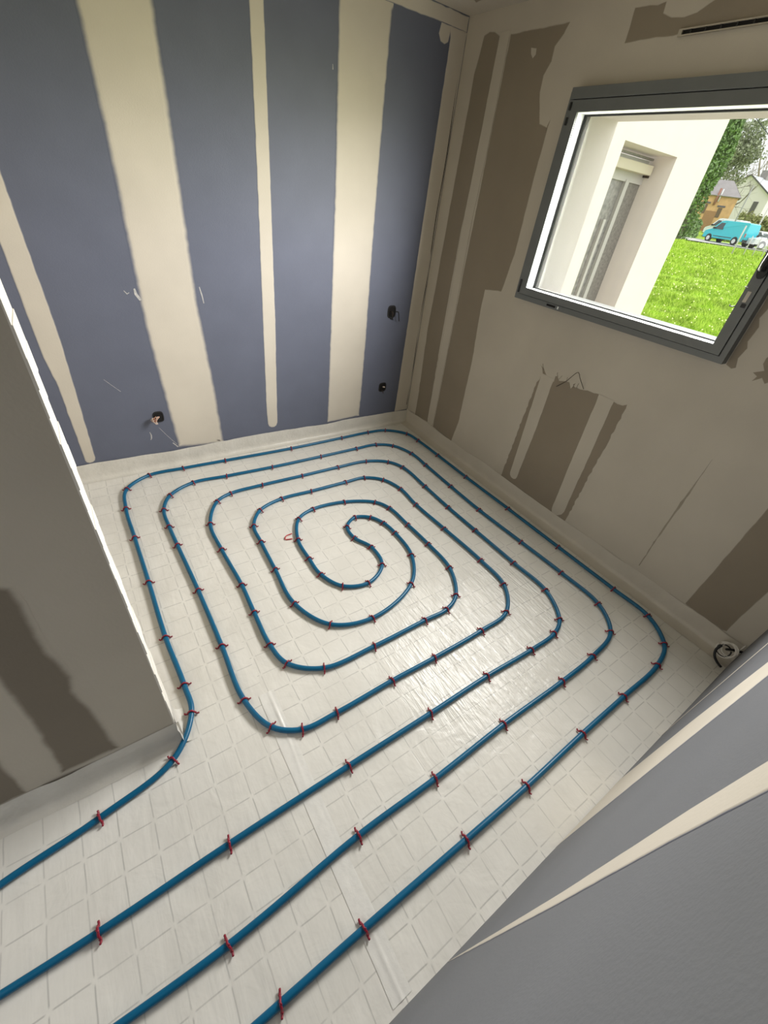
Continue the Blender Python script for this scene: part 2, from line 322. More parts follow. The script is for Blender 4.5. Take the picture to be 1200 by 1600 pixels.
def film_material():
    m, nt, b = mat_base('white_film_over_grid_boards'); L = nt.links
    tc = N(nt, 'ShaderNodeTexCoord')
    sp = N(nt, 'ShaderNodeSeparateXYZ'); 
    wob = N(nt, 'ShaderNodeTexNoise', Scale=7.0, Detail=2.0); L.new(tc.outputs['Object'], wob.inputs['Vector'])
    wm = N(nt, 'ShaderNodeVectorMath'); wm.operation = 'MULTIPLY_ADD'
    L.new(wob.outputs['Color'], wm.inputs[0]); wm.inputs[1].default_value = (0.009, 0.009, 0); L.new(tc.outputs['Object'], wm.inputs[2])
    L.new(wm.outputs[0], sp.inputs[0])
    def mth(op, a, bb=None, c=None):
        n = N(nt, 'ShaderNodeMath'); n.operation = op
        for i, v in enumerate((a, bb, c)):
            if v is None: continue
            if isinstance(v, (int, float)): n.inputs[i].default_value = v
            else: L.new(v, n.inputs[i])
        return n.outputs[0]
    P = 0.0965
    # the board left of the taped seam (x = 0.244) carries the same grid with its own offset
    side = mth('GREATER_THAN', sp.outputs[0], 0.244)
    offx = mth('MULTIPLY_ADD', side, 0.357 - 0.074, 0.074)
    offy = mth('MULTIPLY_ADD', side, 0.332 - 0.397, 0.397)
    def cell(v, off):
        q = mth('DIVIDE', mth('SUBTRACT', v, off), P)
        fr = mth('FRACT', q)
        return mth('MULTIPLY', mth('MINIMUM', fr, mth('SUBTRACT', 1.0, fr)), P)      # distance to the nearest line
    dx = cell(sp.outputs[0], offx); dy = cell(sp.outputs[1], offy)
    def line(d, other):
        mr = N(nt, 'ShaderNodeMapRange'); mr.interpolation_type = 'SMOOTHSTEP'
        L.new(d, mr.inputs['Value']); mr.inputs['From Min'].default_value = 0.0006; mr.inputs['From Max'].default_value = 0.0030
        mr.inputs['To Min'].default_value = 1; mr.inputs['To Max'].default_value = 0
        g = N(nt, 'ShaderNodeMapRange'); L.new(other, g.inputs['Value']); g.inputs['From Min'].default_value = 0.005; g.inputs['From Max'].default_value = 0.012
        return mth('MULTIPLY', mr.outputs['Result'], g.outputs['Result'])
    ln = mth('MAXIMUM', line(dx, dy), line(dy, dx))
    pat = N(nt, 'ShaderNodeTexNoise', Scale=5.0, Detail=3.0); L.new(tc.outputs['Object'], pat.inputs['Vector'])
    st = N(nt, 'ShaderNodeMapRange'); L.new(pat.outputs['Fac'], st.inputs['Value']); st.inputs['From Min'].default_value = .35; st.inputs['From Max'].default_value = .62
    st.inputs['To Min'].default_value = .20; st.inputs['To Max'].default_value = .52
    fac = mth('MULTIPLY', ln, st.outputs['Result'])
    tone = N(nt, 'ShaderNodeValToRGB')
    tone.color_ramp.elements[0].position = .35; tone.color_ramp.elements[1].position = .65
    tone.color_ramp.elements[0].color = (0.700, 0.680, 0.630, 1); tone.color_ramp.elements[1].color = (0.760, 0.740, 0.690, 1)
    L.new(pat.outputs['Fac'], tone.inputs['Fac'])
    mx = N(nt, 'ShaderNodeMix'); mx.data_type = 'RGBA'
    L.new(fac, mx.inputs['Factor']); L.new(tone.outputs['Color'], mx.inputs['A']); mx.inputs['B'].default_value = (0.30, 0.295, 0.28, 1)
    L.new(mx.outputs['Result'], b.inputs['Base Color'])
    b.inputs['Roughness'].default_value = 0.30
    b.inputs['Specular IOR Level'].default_value = 0.55
    # wrinkles of the loose film: long creases, and small crumples
    mp = N(nt, 'ShaderNodeMapping'); mp.inputs['Scale'].default_value = (30.0, 4.5, 1.0); mp.inputs['Rotation'].default_value = (0, 0, R(12))
    L.new(tc.outputs['Object'], mp.inputs['Vector'])
    cr = N(nt, 'ShaderNodeTexNoise', Scale=1.6, Detail=4.0, Roughness=0.55, Distortion=0.6); L.new(mp.outputs['Vector'], cr.inputs['Vector'])
    vd = N(nt, 'ShaderNodeVectorMath'); vd.operation = 'DISTANCE'; L.new(tc.outputs['Object'], vd.inputs[0]); vd.inputs[1].default_value = (1.35, 0.72, 0)
    near = N(nt, 'ShaderNodeMapRange'); near.interpolation_type = 'SMOOTHSTEP'; L.new(vd.outputs['Value'], near.inputs['Value']); near.inputs['From Min'].default_value = .25; near.inputs['From Max'].default_value = .75; near.inputs['To Min'].default_value = 1.0; near.inputs['To Max'].default_value = 0.0
    p2 = N(nt, 'ShaderNodeTexNoise', Scale=2.6, Detail=2.0); L.new(tc.outputs['Object'], p2.inputs['Vector'])
    crm = N(nt, 'ShaderNodeMapRange'); L.new(p2.outputs['Fac'], crm.inputs['Value']); crm.inputs['From Min'].default_value = .48; crm.inputs['From Max'].default_value = .66
    amp = mth('ADD', mth('MULTIPLY', near.outputs['Result'], 3.4), mth('MULTIPLY_ADD', crm.outputs['Result'], 0.35, 0.04))
    c2 = N(nt, 'ShaderNodeTexVoronoi', Scale=26.0); c2.feature = 'DISTANCE_TO_EDGE'; L.new(wm.outputs[0], c2.inputs['Vector'])
    hh = mth('MULTIPLY', cr.outputs['Fac'], amp)
    crump = N(nt, 'ShaderNodeTexNoise', Scale=16.0, Detail=3.0, Roughness=0.5, Distortion=1.0); L.new(tc.outputs['Object'], crump.inputs['Vector'])
    hh = mth('ADD', hh, mth('MULTIPLY', crump.outputs['Fac'], 0.45))
    broad = N(nt, 'ShaderNodeTexNoise', Scale=6.5, Detail=3.0, Roughness=0.45, Distortion=1.4); L.new(tc.outputs['Object'], broad.inputs['Vector'])
    hh = mth('ADD', hh, mth('MULTIPLY', broad.outputs['Fac'], 1.5))
    m2 = N(nt, 'ShaderNodeMapping'); m2.inputs['Scale'].default_value = (14.0, 2.4, 1.0); m2.inputs['Rotation'].default_value = (0, 0, R(38)); L.new(tc.outputs['Object'], m2.inputs['Vector'])
    f2 = N(nt, 'ShaderNodeTexNoise', Scale=1.5, Detail=3.0, Distortion=0.4); L.new(m2.outputs['Vector'], f2.inputs['Vector'])
    side2 = N(nt, 'ShaderNodeMapRange'); side2.interpolation_type = 'SMOOTHSTEP'; L.new(sp.outputs[0], side2.inputs['Value']); side2.inputs['From Min'].default_value = .75; side2.inputs['From Max'].default_value = .2; side2.inputs['To Min'].default_value = .10; side2.inputs['To Max'].default_value = 1.1
    hh = mth('ADD', hh, mth('MULTIPLY', f2.outputs['Fac'], side2.outputs['Result']))
    hh = mth('ADD', hh, mth('MULTIPLY', c2.outputs['Distance'], 0.12))
    hh = mth('SUBTRACT', hh, mth('MULTIPLY', ln, 0.05))
    bp = N(nt, 'ShaderNodeBump', Strength=0.55, Distance=0.0045)
    L.new(hh, bp.inputs['Height']); L.new(bp.outputs['Normal'], b.inputs['Normal'])
    return m
m_film = film_material()
m_upst = simple('white_edge_film', (0.64, 0.615, 0.56), 0.35, var=0.05, scale=9, bump=0.35, bscale=35)
m_tape = simple('white_adhesive_tape', (0.745, 0.730, 0.690), 0.30, var=0.03, scale=30, bump=0.12, bscale=50)

def glass_material(name, tint=(1, 1, 1), refl=0.10):
    m = bpy.data.materials.new(name); m.use_nodes = True
    nt = m.node_tree; L = nt.links
    nt.nodes.remove(nt.nodes['Principled BSDF'])
    out = nt.nodes['Material Output']
    tr = N(nt, 'ShaderNodeBsdfTransparent'); tr.inputs['Color'].default_value = (*tint, 1)
    gl = N(nt, 'ShaderNodeBsdfGlossy'); gl.inputs['Roughness'].default_value = 0.02
    lw = N(nt, 'ShaderNodeFresnel'); lw.inputs['IOR'].default_value = 1.45
    mu = N(nt, 'ShaderNodeMath'); mu.operation = 'MULTIPLY'; L.new(lw.outputs['Fac'], mu.inputs[0]); mu.inputs[1].default_value = refl * 10
    mu.use_clamp = True
    mx = N(nt, 'ShaderNodeMixShader'); L.new(mu.outputs[0], mx.inputs['Fac']); L.new(tr.outputs[0], mx.inputs[1]); L.new(gl.outputs[0], mx.inputs[2])
    L.new(mx.outputs[0], out.inputs['Surface'])
    return m
m_glass = glass_material('clear_window_glass', (0.97, 0.98, 0.97), 0.06)

# ---------------------------------------------------------------- wall-plane mappings: (along, height, proud) -> xyz
def on_back(u, v, h): return (u, YA - h, v)
def on_window(u, v, h): return (XW - h, u, v)
def on_entry(u, v, h): return (u, YB + h, v)
def on_partition(u, v, h): return (u, YC - h, v)
def on_ceiling(u, v, h): return (u, v, ZC - h)

def resample(P, step, jit, closed=True):
    out = []; n = len(P)
    for i in range(n if closed else n-1):
        a = Vector(P[i]); b = Vector(P[(i+1) % n]); d = b - a
        k = max(1, int(d.length / step))
        nn = Vector((-d.y, d.x)).normalized() if d.length > 1e-9 else Vector((0, 0))
        for j in range(k):
            p = a + d * (j / k)
            if j: p += nn * random.gauss(0, jit)
            out.append(p)
    if not closed: out.append(Vector(P[-1]))
    return out

def patch(name, outline, f, mat, parent, thick=0.0006, feather=0.012, step=0.03, jit=0.001, base=0.0002, open_top=False, **k):
    """a trowelled coat or a bare spot with a thinning edge"""
    P = resample([tuple(p) for p in outline], step, jit)
    area = sum(P[i].x * P[(i+1) % len(P)].y - P[(i+1) % len(P)].x * P[i].y for i in range(len(P)))
    if area < 0: P.reverse()
    n = len(P); Q = []
    for i in range(n):
        a = (P[i] - P[i-1]); b = (P[(i+1) % n] - P[i])
        na = Vector((-a.y, a.x)); nb = Vector((-b.y, b.x))
        if na.length > 1e-9: na.normalize()
        if nb.length > 1e-9: nb.normalize()
        q = na + nb
        q = q.normalized() if q.length > 1e-6 else nb
        Q.append(P[i] + q * feather)
    bm = bmesh.new()
    a = [bm.verts.new(f(p.x, p.y, base)) for p in P]
    b = [bm.verts.new(f(p.x, p.y, base + thick)) for p in Q]
    for i in range(n): bm.faces.new((a[i], a[(i+1) % n], b[(i+1) % n], b[i]))
    for t in tessellate_polygon([[Vector((q.x, q.y, 0)) for q in Q]]):
        try: bm.faces.new([b[i] for i in t])
        except ValueError: pass
    me = bpy.data.meshes.new(name)
    bmesh.ops.recalc_face_normals(bm, faces=bm.faces)
    bm.to_mesh(me); bm.free()
    at = me.attributes.new('cover', 'FLOAT', 'POINT')
    zt = max(p.y for p in P) - .012
    at.data.foreach_set('value', [1.0 if open_top and p.y > zt else 0.0 for p in P] + [1.0] * n)
    return link(name, me, mat, parent, False, **k)

def band(name, Lp, Rp, f, mat, parent, **k):
    return patch(name, list(Lp) + list(reversed(Rp)), f, mat, parent, **k)

# ---------------------------------------------------------------- the room shell
wall_back = boxes('wall_back', [(XL - 0.1, XW + 0.3, YA, YA + 0.12, -0.02, ZC + 0.05)], m_blue); tag(wall_back, 'blue-grey plasterboard wall with broad vertical joint bands', kind='structure')
wall_front = boxes('wall_front', [(XH - 0.1, XW, YB - 0.12, YB, -0.02, ZC + 0.05)], m_blue_greyed); tag(wall_front, 'grey-blue plasterboard wall with two slanting pale joint strips', kind='structure')
wall_hall = boxes('wall_left', [(XH - 0.1, XC, YC, YC + 0.10, -0.02, ZC + 0.05), (XL - 0.1, XL, YC + 0.10, YA, -0.02, ZC + 0.05)], m_skim); tag(wall_hall, 'brown-grey plastered partition ending in a free corner beside the hall', kind='structure')
wall_rear = boxes('wall_rear', [(XH - 0.1, XH, YB, YC, 2.15, ZC + 0.05), (XH - 0.1, XH, YB, 0.02, -0.02, 2.15), (XH - 0.1, XH, 0.80, YC, -0.02, 2.15)], m_skim); tag(wall_rear, 'plastered hall end wall with an open doorway', kind='structure')
ceiling = boxes('ceiling', [(XH - 0.1, XW + 0.3, YB - 0.12, YA + 0.12, ZC, ZC + 0.12)], m_skim); tag(ceiling, 'skimmed plasterboard ceiling', kind='structure')

def ring_boxes(x0, x1, y0, y1, z0, z1, Y0, Y1, Z0, Z1):
    return [(x0, x1, Y0, Y1, Z0, z0), (x0, x1, Y0, Y1, z1, Z1), (x0, x1, Y0, y0, z0, z1), (x0, x1, y1, Y1, z0, z1)]
WY0, WY1, WZ0, WZ1 = 0.686, 1.915, 1.265, 2.180         # inner opening
wall_right = boxes('wall_right', ring_boxes(XW, 2.405, WY0, WY1, WZ0, WZ1, YB - 0.12, YA, -0.02, ZC), m_skim)
tag(wall_right, 'plaster-skimmed window wall with bare brown board patches', kind='structure')
boxes('outer_leaf', ring_boxes(2.405, 2.64, 0.76, 1.84, 1.29, 2.12, -3.0, 3.4, -0.7, 3.2), m_render, wall_right)

# joint bands and strips on the back wall
b1L, b1R = list(D['b1L']), list(D['b1R'])
b1L = [(0.317, 2.47)] + b1L; b1R = [(0.625, 2.47)] + b1R
band('joint_band', b1L, b1R, on_back, m_pl_on_blue, wall_back, feather=0.034, thick=0.0012, jit=0.0008, open_top=True)
b3L = [(1.489, 2.47)] + list(D['b3L']); b3R = [(1.817, 2.472)] + list(D['b3R'])[1:]
band('joint_band', b3L, b3R, on_back, m_pl_on_blue, wall_back, feather=0.022, thick=0.0012, jit=0.0008, open_top=True)
def round_end(Lp, Rp):
    a, b = Vector(Lp[-1]), Vector(Rp[-1]); c = (a + b) / 2; r = (b - a).length / 2
    mid = [tuple(c + (a - c) * math.cos(t) + Vector((0, -r * .9 * math.sin(t)))) for t in (math.pi*.2, math.pi*.4, math.pi*.6, math.pi*.8)]
    return list(Lp) + mid, list(Rp)
tL = [(1.034, 2.47)] + list(D['tL']); tR = [(1.110, 2.47)] + list(D['tR'])
a_, b_ = round_end(tL[:-1] + [(1.000, 0.190)], tR[:-1] + [(1.079, 0.185)])
band('screw_strip', a_, b_, on_back, m_pl_on_blue, wall_back, feather=0.010, thick=0.001, jit=0.0006, open_top=True)
b0L = [(-0.200, 2.47)] + list(D['b0L'])[1:]; b0R = [(-0.105, 2.47)] + list(D['b0R'])[1:]
a_, b_ = round_end(b0L, b0R)
band('screw_strip', a_, b_, on_back, m_pl_on_blue, wall_back, feather=0.010, thick=0.001, jit=0.0008, open_top=True)
cL = [(2.216, 2.475)] + list(D['cL'])[1:]
band('corner_band', cL, [(XW - 0.001, 2.475), (XW - 0.001, 0.112)], on_back, m_pl_on_blue, wall_back, feather=0.006, thick=0.0012, jit=0.0006, open_top=True, base=0.0013, label='pale joint compound down the corner')
patch('ceiling_band', [(XL, 2.472), (1.804, 2.469), (2.123, 2.474), (XW - 0.001, 2.474), (XW - 0.001, ZC - .001), (XL, ZC - .001)], on_back, m_pl_on_blue, wall_back, feather=0.008, thick=0.0008)
patch('filler_dab', [(2.144, 2.478), (2.134, 2.430), (2.155, 2.402), (2.188, 2.396), (2.214, 2.410), (2.222, 2.478)], on_back, m_pl_on_blue, wall_back, feather=0.008, base=0.0008)
crack = tube('corner_crack', [(XW - 0.014 - 0.004 * math.sin(z * 9), YA - 0.0022, z) for z in np.linspace(0.16, 2.28, 60)], [0.0035 if 1.35 < z < 2.0 else 0.0018 + 0.0012 * math.sin(z * 13) for z in np.linspace(0.16, 2.28, 60)], m_dark, wall_back, n=4, label='dark settling crack in the corner')
def smear(pts, w, name='filler_smear'):
    w *= .62
    pts = [Vector(p) for p in pts]
    d = (pts[-1] - pts[0]).normalized(); nn = Vector((-d.y, d.x))
    k = len(pts)
    Lq = [tuple(p + nn * w * (0.35 + 0.65 * math.sin(math.pi * (i + .3) / k))) for i, p in enumerate(pts)]
    Rq = [tuple(p - nn * w * (0.35 + 0.65 * math.sin(math.pi * (i + .3) / k))) for i, p in enumerate(pts)]
    patch(name, Lq + Rq[::-1], on_back, m_bead_attr, wall_back, feather=min(0.0006, w * .3), thick=0.0006, step=0.02, jit=0.0004)
m_bead_attr = simple('thin_filler', (0.46, 0.45, 0.44), .8, var=.25, scale=60)
smear([(0.203, 0.268), (0.208, 0.245), (0.204, 0.222), (0.198, 0.212)], 0.006)
smear([(0.262, 0.292), (0.30, 0.225), (0.349, 0.150)], 0.0018)
smear([(0.325, 0.165), (0.352, 0.128)], 0.007)
smear([(0.037, 0.640), (0.070, 0.600), (0.106, 0.558)], 0.0018)
smear([(0.302, 1.118), (0.305, 1.09), (0.322, 1.06)], 0.013)
smear([(0.250, 1.108), (0.262, 1.092), (0.274, 1.098)], 0.005)
smear([(0.642, 1.128), (0.650, 1.085), (0.655, 1.04)], 0.006)
smear([(1.470, 2.185), (1.472, 2.165)], 0.004)

# bare brown board, strips and scars on the window wall
WALLW = wall_right
patch('bare_board', D['P1'], on_window, m_brown_on_skim, WALLW, feather=0.009, jit=0.001)
patch('bare_board', D['P2'], on_window, m_brown_on_skim, WALLW, feather=0.009, jit=0.001)
stL = list(D['stL']); stR = list(D['stR'])
a_, b_ = round_end(stL, stR)
band('screw_strip', a_, b_, on_window, m_pl_on_brown, WALLW, feather=0.006, base=0.0011, thick=0.0009, jit=0.0007, open_top=True)
patch('filler_dab', D['Q1'], on_window, m_pl_on_brown, WALLW, feather=0.006, base=0.0011, jit=0.003)
patch('bare_board', D['slot'], on_window, m_brown_on_skim, WALLW, feather=0.003, jit=0.002)
patch('bare_board', D['M'], on_window, m_brown_on_skim, WALLW, feather=0.006, jit=0.0022, step=0.02)
for a, b in (('m1L', 'm1R'), ('m2L', 'm2R')):
    Lq, Rq = list(D[a])[1:], list(D[b])[1:]
    Lq[0] = (Lq[0][0], .905 if a == 'm1L' else .932); Rq[0] = (Rq[0][0], .905 if a == 'm1L' else .932)
    Lq, Rq = round_end(Lq, Rq)
    band('screw_strip', Lq, Rq, on_window, m_pl_on_brown, WALLW, feather=0.006, base=0.0011, thick=0.0009, jit=0.0008, open_top=True)
patch('bare_board', [p for p in D['Rp']][:5] + [(0.215, 0.115), (0.03, 0.115), (0.012, 0.125), (0.013, 0.249), (0.008, 0.426), (0.005, 0.70), (0.0, 1.02)], on_window, m_brown_on_skim, WALLW, feather=0.007, jit=0.0006)
patch('bare_board', [(0.540, 1.40), (0.565, 1.330), (0.563, 1.306), (0.545, 1.285), (0.577, 1.266), (0.556, 1.256), (0.562, 1.232), (0.535, 1.255), (0.514, 1.237), (0.505, 1.247), (0.46, 1.243), (0.40, 1.26), (0.40, 1.40)], on_window, m_brown_on_skim, WALLW, feather=0.005, jit=0.002, step=0.02)
patch('bare_board', [(.684, 1.262), (.655, 1.252), (.640, 1.262), (.652, 1.30), (.642, 1.345), (.655, 1.37), (.648, 1.43), (.664, 1.46), (.652, 1.52), (.66, 1.60), (.686, 1.60)], on_window, m_brown_on_skim, WALLW, feather=0.005, jit=0.0015)
patch('skim_ridge', [(.515, .87), (.519, .70), (.522, .45), (.516, .15), (.508, .15), (.510, .45), (.508, .70), (.511, .87)], on_window, m_grey_on_skim, WALLW, feather=0.003, jit=0.0012)
TR = list(D['TR'])
patch('bare_board', TR, on_window, m_brown_on_skim, WALLW, feather=0.006, jit=0.002)
# pencil-thin hairs of paper torn at the top of the middle patch
for k, (y, z, dy, dz) in enumerate(((1.565, .93, .012, .03), (1.455, .925, .006, .022), (1.44, .915, -.008, .026), (1.385, .92, .003, .024), (1.335, .90, -.004, .03), (1.325, .905, .006, .02), (1.31, .91, -.002, .028))):
    tube('torn_paper_fibre', [(XW - 0.002, y, z), (XW - 0.006, y + dy, z + dz * .6), (XW - 0.004, y + dy * 1.6, z + dz)], 0.0011, m_brown, WALLW, n=4)

# entrance wall strips
s1a = [(1.30, 0.0), (1.239, 0.54), (1.152, 0.923), (1.10, 1.3), (1.06, 2.5)]
s1b = [(0.885, 0.0), (0.909, 0.353), (0.928, 0.757), (0.934, 1.043), (0.93, 2.5)]
band('joint_band', s1b, s1a, on_entry, m_pl_on_blue, wall_front, feather=0.02, thick=0.001, jit=0.0008)
s2a = [(0.395, 0.03), (0.408, 0.85), (0.431, 1.195), (0.432, 1.318), (0.436, 2.5)]
s2b = [(0.388, 0.03), (0.367, 0.863), (0.366, 1.206), (0.359, 1.358), (0.35, 2.5)]
band('screw_strip', s2b, s2a, on_entry, m_pl_on_blue, wall_front, feather=0.004, thick=0.001, jit=0.0004)
bd = [(1.640, 0.0), (1.660, 0.10), (1.645, 0.39), (1.623, 0.665), (1.60, 2.5)]
band('board_edge_bead', [(x - 0.03, z) for x, z in bd], bd, on_entry, m_pl_on_blue, wall_front, feather=0.004, thick=0.001, jit=0.0004)

# partition: bare spots and the white corner
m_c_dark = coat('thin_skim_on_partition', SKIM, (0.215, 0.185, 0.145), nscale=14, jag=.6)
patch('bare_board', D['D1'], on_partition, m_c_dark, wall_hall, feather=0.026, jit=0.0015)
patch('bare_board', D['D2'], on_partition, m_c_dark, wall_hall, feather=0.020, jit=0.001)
cb = bmesh.new()
zs = np.linspace(FILM_TOP, ZC, 46)
for i in range(len(zs) - 1):
    w0 = 0.0035 + 0.0012 * math.sin(i * 1.7) + random.uniform(0, .0012)
    box(cb, XC, XC + w0, YC - 0.002, YC + 0.102, zs[i], zs[i+1])
from_bm('corner_bead', cb, m_bead, wall_hall, label='rough white plaster down the free end')

# ceiling patch
patch('bare_board', [(2.222, 2.650), (2.17, 2.625), (1.55, 2.61), (1.55, 1.9), (2.18, 1.9), (2.20, 2.5)], on_ceiling, m_brown_on_skim, ceiling, feather=0.012, jit=0.002)

# ---------------------------------------------------------------- the floor film, laid over grid-printed insulation boards
def vnoise(x, y, s, seed):
    """smooth value noise on arrays"""
    r = np.random.default_rng(seed); T = r.random((64, 64))
    u, v = x * s, y * s
    i, j = np.floor(u).astype(int), np.floor(v).astype(int)
    a, b = u - i, v - j
    a = a*a*(3-2*a); b = b*b*(3-2*b)
    g = lambda p, q: T[p % 64, q % 64]
    return (g(i, j)*(1-a) + g(i+1, j)*a)*(1-b) + (g(i, j+1)*(1-a) + g(i+1, j+1)*a)*b - 0.5

def grid_mesh(name, X, Y, Z, mat, parent=None, **k):
    ny, nx = X.shape
    co = np.stack([X, Y, Z], -1).reshape(-1, 3)
    idx = np.arange(nx * ny).reshape(ny, nx)
    q = np.stack([idx[:-1, :-1], idx[:-1, 1:], idx[1:, 1:], idx[1:, :-1]], -1).reshape(-1, 4)
    me = bpy.data.meshes.new(name)
    me.from_pydata(co.tolist(), [], q.tolist())
    return link(name, me, mat, parent, True, **k)

def film_height(x, y):
    c = np.cos(R(-10)); s = np.sin(R(-10))
    u, v = x * c - y * s, x * s + y * c
    creases = vnoise(u * 1.0, v * 0.16, 26, 3) * 0.0022
    soft = vnoise(x, y, 6, 5) * 0.0022 + vnoise(x, y, 17, 9) * 0.0008
    mask = np.clip(vnoise(x, y, 2.2, 11) * 1.6 + 0.05, 0.05, .6) + .7 * np.exp(-((x - 1.35) ** 2 + (y - .72) ** 2) / .12)
    return np.minimum(creases * mask + soft, 0.0026) - 0.0010
boxes_floor = boxes('floor', [(XH, XW + 0.02, YB - 0.02, YA + 0.02, -0.16, -0.012)], m_upst)
floor = tag(boxes_floor, 'insulated floor under white film with a faint printed grid', kind='structure')
xs = np.linspace(XH, XW, 330); ys = np.linspace(YB, YA, 250)
GX, GY = np.meshgrid(xs, ys)
grid_mesh('film_sheet', GX, GY, film_height(GX, GY), m_film, floor)

def upstand(p0, p1, inward, top=FILM_TOP, seed=1, cove=0.03, mat=None):
    """film turned up a wall foot between p0 and p1"""
    p0, p1, inw = Vector(p0), Vector(p1), Vector(inward)
    Ln = (p1 - p0).length; n = max(2, int(Ln / 0.02))
    t = np.linspace(0, 1, n + 1)
    prof = [(0.003, top), (0.006, top * .75), (0.006, top * .5), (0.007, top * .3), (0.010, top * .14), (0.018, top * .05), (cove, 0.002), (cove + .012, 0.0005)]
    X = np.zeros((len(prof), n + 1)); Y = X.copy(); Z = X.copy()
    for i, (d, z) in enumerate(prof):
        wv = vnoise(t * Ln + seed, np.full_like(t, seed * 1.3), 11, 20 + seed) * (0.010 if top > .05 else .002) * (1 if i < 6 else .3) + vnoise(t * Ln, np.full_like(t, i * .4), 40, 40 + seed) * 0.002
        dd = d + np.maximum(wv, -d * 0.6)
        X[i] = p0.x + (p1.x - p0.x) * t + inw.x * dd
        Y[i] = p0.y + (p1.y - p0.y) * t + inw.y * dd
        Z[i] = z + (vnoise(t * Ln, np.full_like(t, 2.0), 5, 60 + seed) * 0.012 if i == 0 else 0)
    return grid_mesh('film_upstand', X, Y, Z, mat or m_upst, floor)
upstand((XL, YA, 0), (XW, YA, 0), (0, -1, 0), seed=1)
upstand((XW, YA, 0), (XW, YB, 0), (-1, 0, 0), seed=2, cove=0.07, mat=simple('edge_film_over_plaster', (0.545, 0.505, 0.435), 0.45, var=0.04, scale=7, bump=0.3, bscale=25))
upstand((XH, YC, 0), (XC + .016, YC, 0), (0, -1, 0), seed=3)
upstand((XC + .004, YC - .030, 0), (XC + .004, YC + .11, 0), (1, 0, 0), seed=4, cove=0.022)
upstand((XL, YC + .1, 0), (XL, YA, 0), (1, 0, 0), seed=5)

# taped seam of the boards
tn = 90
tt = np.linspace(0, 1, tn); ww = np.linspace(-.5, .5, 17)
TY, TW = np.meshgrid(-0.075 + tt * (0.915 + 0.075), ww, indexing='ij')
TX = 0.246 + TW * (0.062 + 0.004 * vnoise(TY, TY * 0, 9, 70)) + vnoise(TY, TY * 0 + 1, 3, 71) * 0.006
TZ = film_height(TX, TY) + 0.0012 + np.abs(vnoise(TX, TY * .25, 60, 72)) * 0.0012 * (np.abs(TW) < .45) + 0.0042 * np.clip(1 - np.abs(TW - .06 - vnoise(TY, TY * 0 + 4, 4, 74) * .25) / .14, 0, 1) * np.clip(.55 + vnoise(TY, TY * 0 + 7, 5, 75) * 1.6, 0, 1)
grid_mesh('adhesive_tape', TX, TY, TZ, m_tape, label='white adhesive tape over the straight floor film seam', cat='tape')

# ---------------------------------------------------------------- pipes
PR = 0.0104
PA = [(*p, PR + 0.002) for p in D['PA']]; PB = [(*p, PR + 0.002) for p in D['PB']]
pa_in, pa_out = [(-1.55, 0.46, PR), (-1.0, 0.62, PR), (-0.640, 0.728, PR + .002)], [(-0.5, 0.095, PR), (-1.55, 0.095, PR)]
pb_in, pb_out = [(-1.55, 0.50, PR), (-0.8, 0.49, PR)], [(-0.6, 0.285, PR), (-1.55, 0.285, PR)]
def pipe(name, pts, **k):
    return tube(name, catmull(pts, 0.018), PR, m_pipe, n=14, **k)
pipe('heating_pipe', pa_in + PA + pa_out, label='blue heating pipe of the single outermost loop round the room', cat='pipe', group='blue floor heating pipes')
pipe('heating_pipe', pb_in + PB + pb_out, label='blue heating pipe wound into the double spiral with an S-bend centre', cat='pipe', group='blue floor heating pipes')

# red clips pushed over the pipe into the boards
def clip_mesh():
    bm = bmesh.new()
    r = 0.0033; a = PR + r * .8
    path = [(-a - .013, .002, 0.008), (-a - .009, .001, 0.003), (-a - .002, 0, 0.005)]
    path += [(-a * math.cos(t), 0.001 * math.sin(3 * t), PR + .002 + a * math.sin(t)) for t in np.linspace(0, math.pi, 8)]
    path += [(a + .002, 0, 0.005), (a + .009, -.001, 0.003), (a + .013, -.002, 0.009)]
    tube_bm(bm, path, r, 6)
    # barbs at both feet and the rib on the crown
    for s in (-1, 1):
        tube_bm(bm, [(s * (a + .002), -.004, .009), (s * (a + .004), .004, .009)], [.0022, .0022], 5)
    tube_bm(bm, [(-.004, -.003, PR * 2 + .0065), (.004, .003, PR * 2 + .0065)], .0022, 5)
    bmesh.ops.recalc_face_normals(bm, faces=bm.faces)
    me = bpy.data.meshes.new('pipe_clip'); bm.to_mesh(me); bm.free()
    me.materials.append(m_clip)
    me.polygons.foreach_set('use_smooth', [True] * len(me.polygons))
    return me
CLIP = clip_mesh()
ORD = ['', 'first', 'second', 'third', 'fourth', 'fifth', 'sixth', 'seventh', 'eighth', 'ninth', 'tenth', 'eleventh', 'twelfth']
SEGS = [(PA, 0, 1, 'entry', 1), (PA, 2, 7, 'side', 1), (PA, 8, 15, 'back', 1), (PA, 16, 23, 'window', 1), (PA, 24, 31, 'front', 1),
        (PB, 0, 6, 'front', 3), (PB, 7, 13, 'window', 3), (PB, 14, 20, 'back', 3), (PB, 21, 25, 'side', 3), (PB, 26, 30, 'front', 5), (PB, 31, 35, 'window', 5),
        (PB, 36, 39, 'back', 5), (PB, 40, 42, 'side', 5), (PB, 43, 50, 'bend', 0), (PB, 51, 53, 'window', 6), (PB, 54, 56, 'front', 6), (PB, 57, 60, 'side', 4),
        (PB, 61, 65, 'back', 4), (PB, 66, 70, 'window', 4), (PB, 71, 77, 'front', 4), (PB, 78, 84, 'side', 2), (PB, 85, 91, 'back', 2), (PB, 92, 99, 'window', 2), (PB, 100, 106, 'front', 2)]
proto_clip = bpy.data.objects.new('pipe_clip', CLIP)
first = True
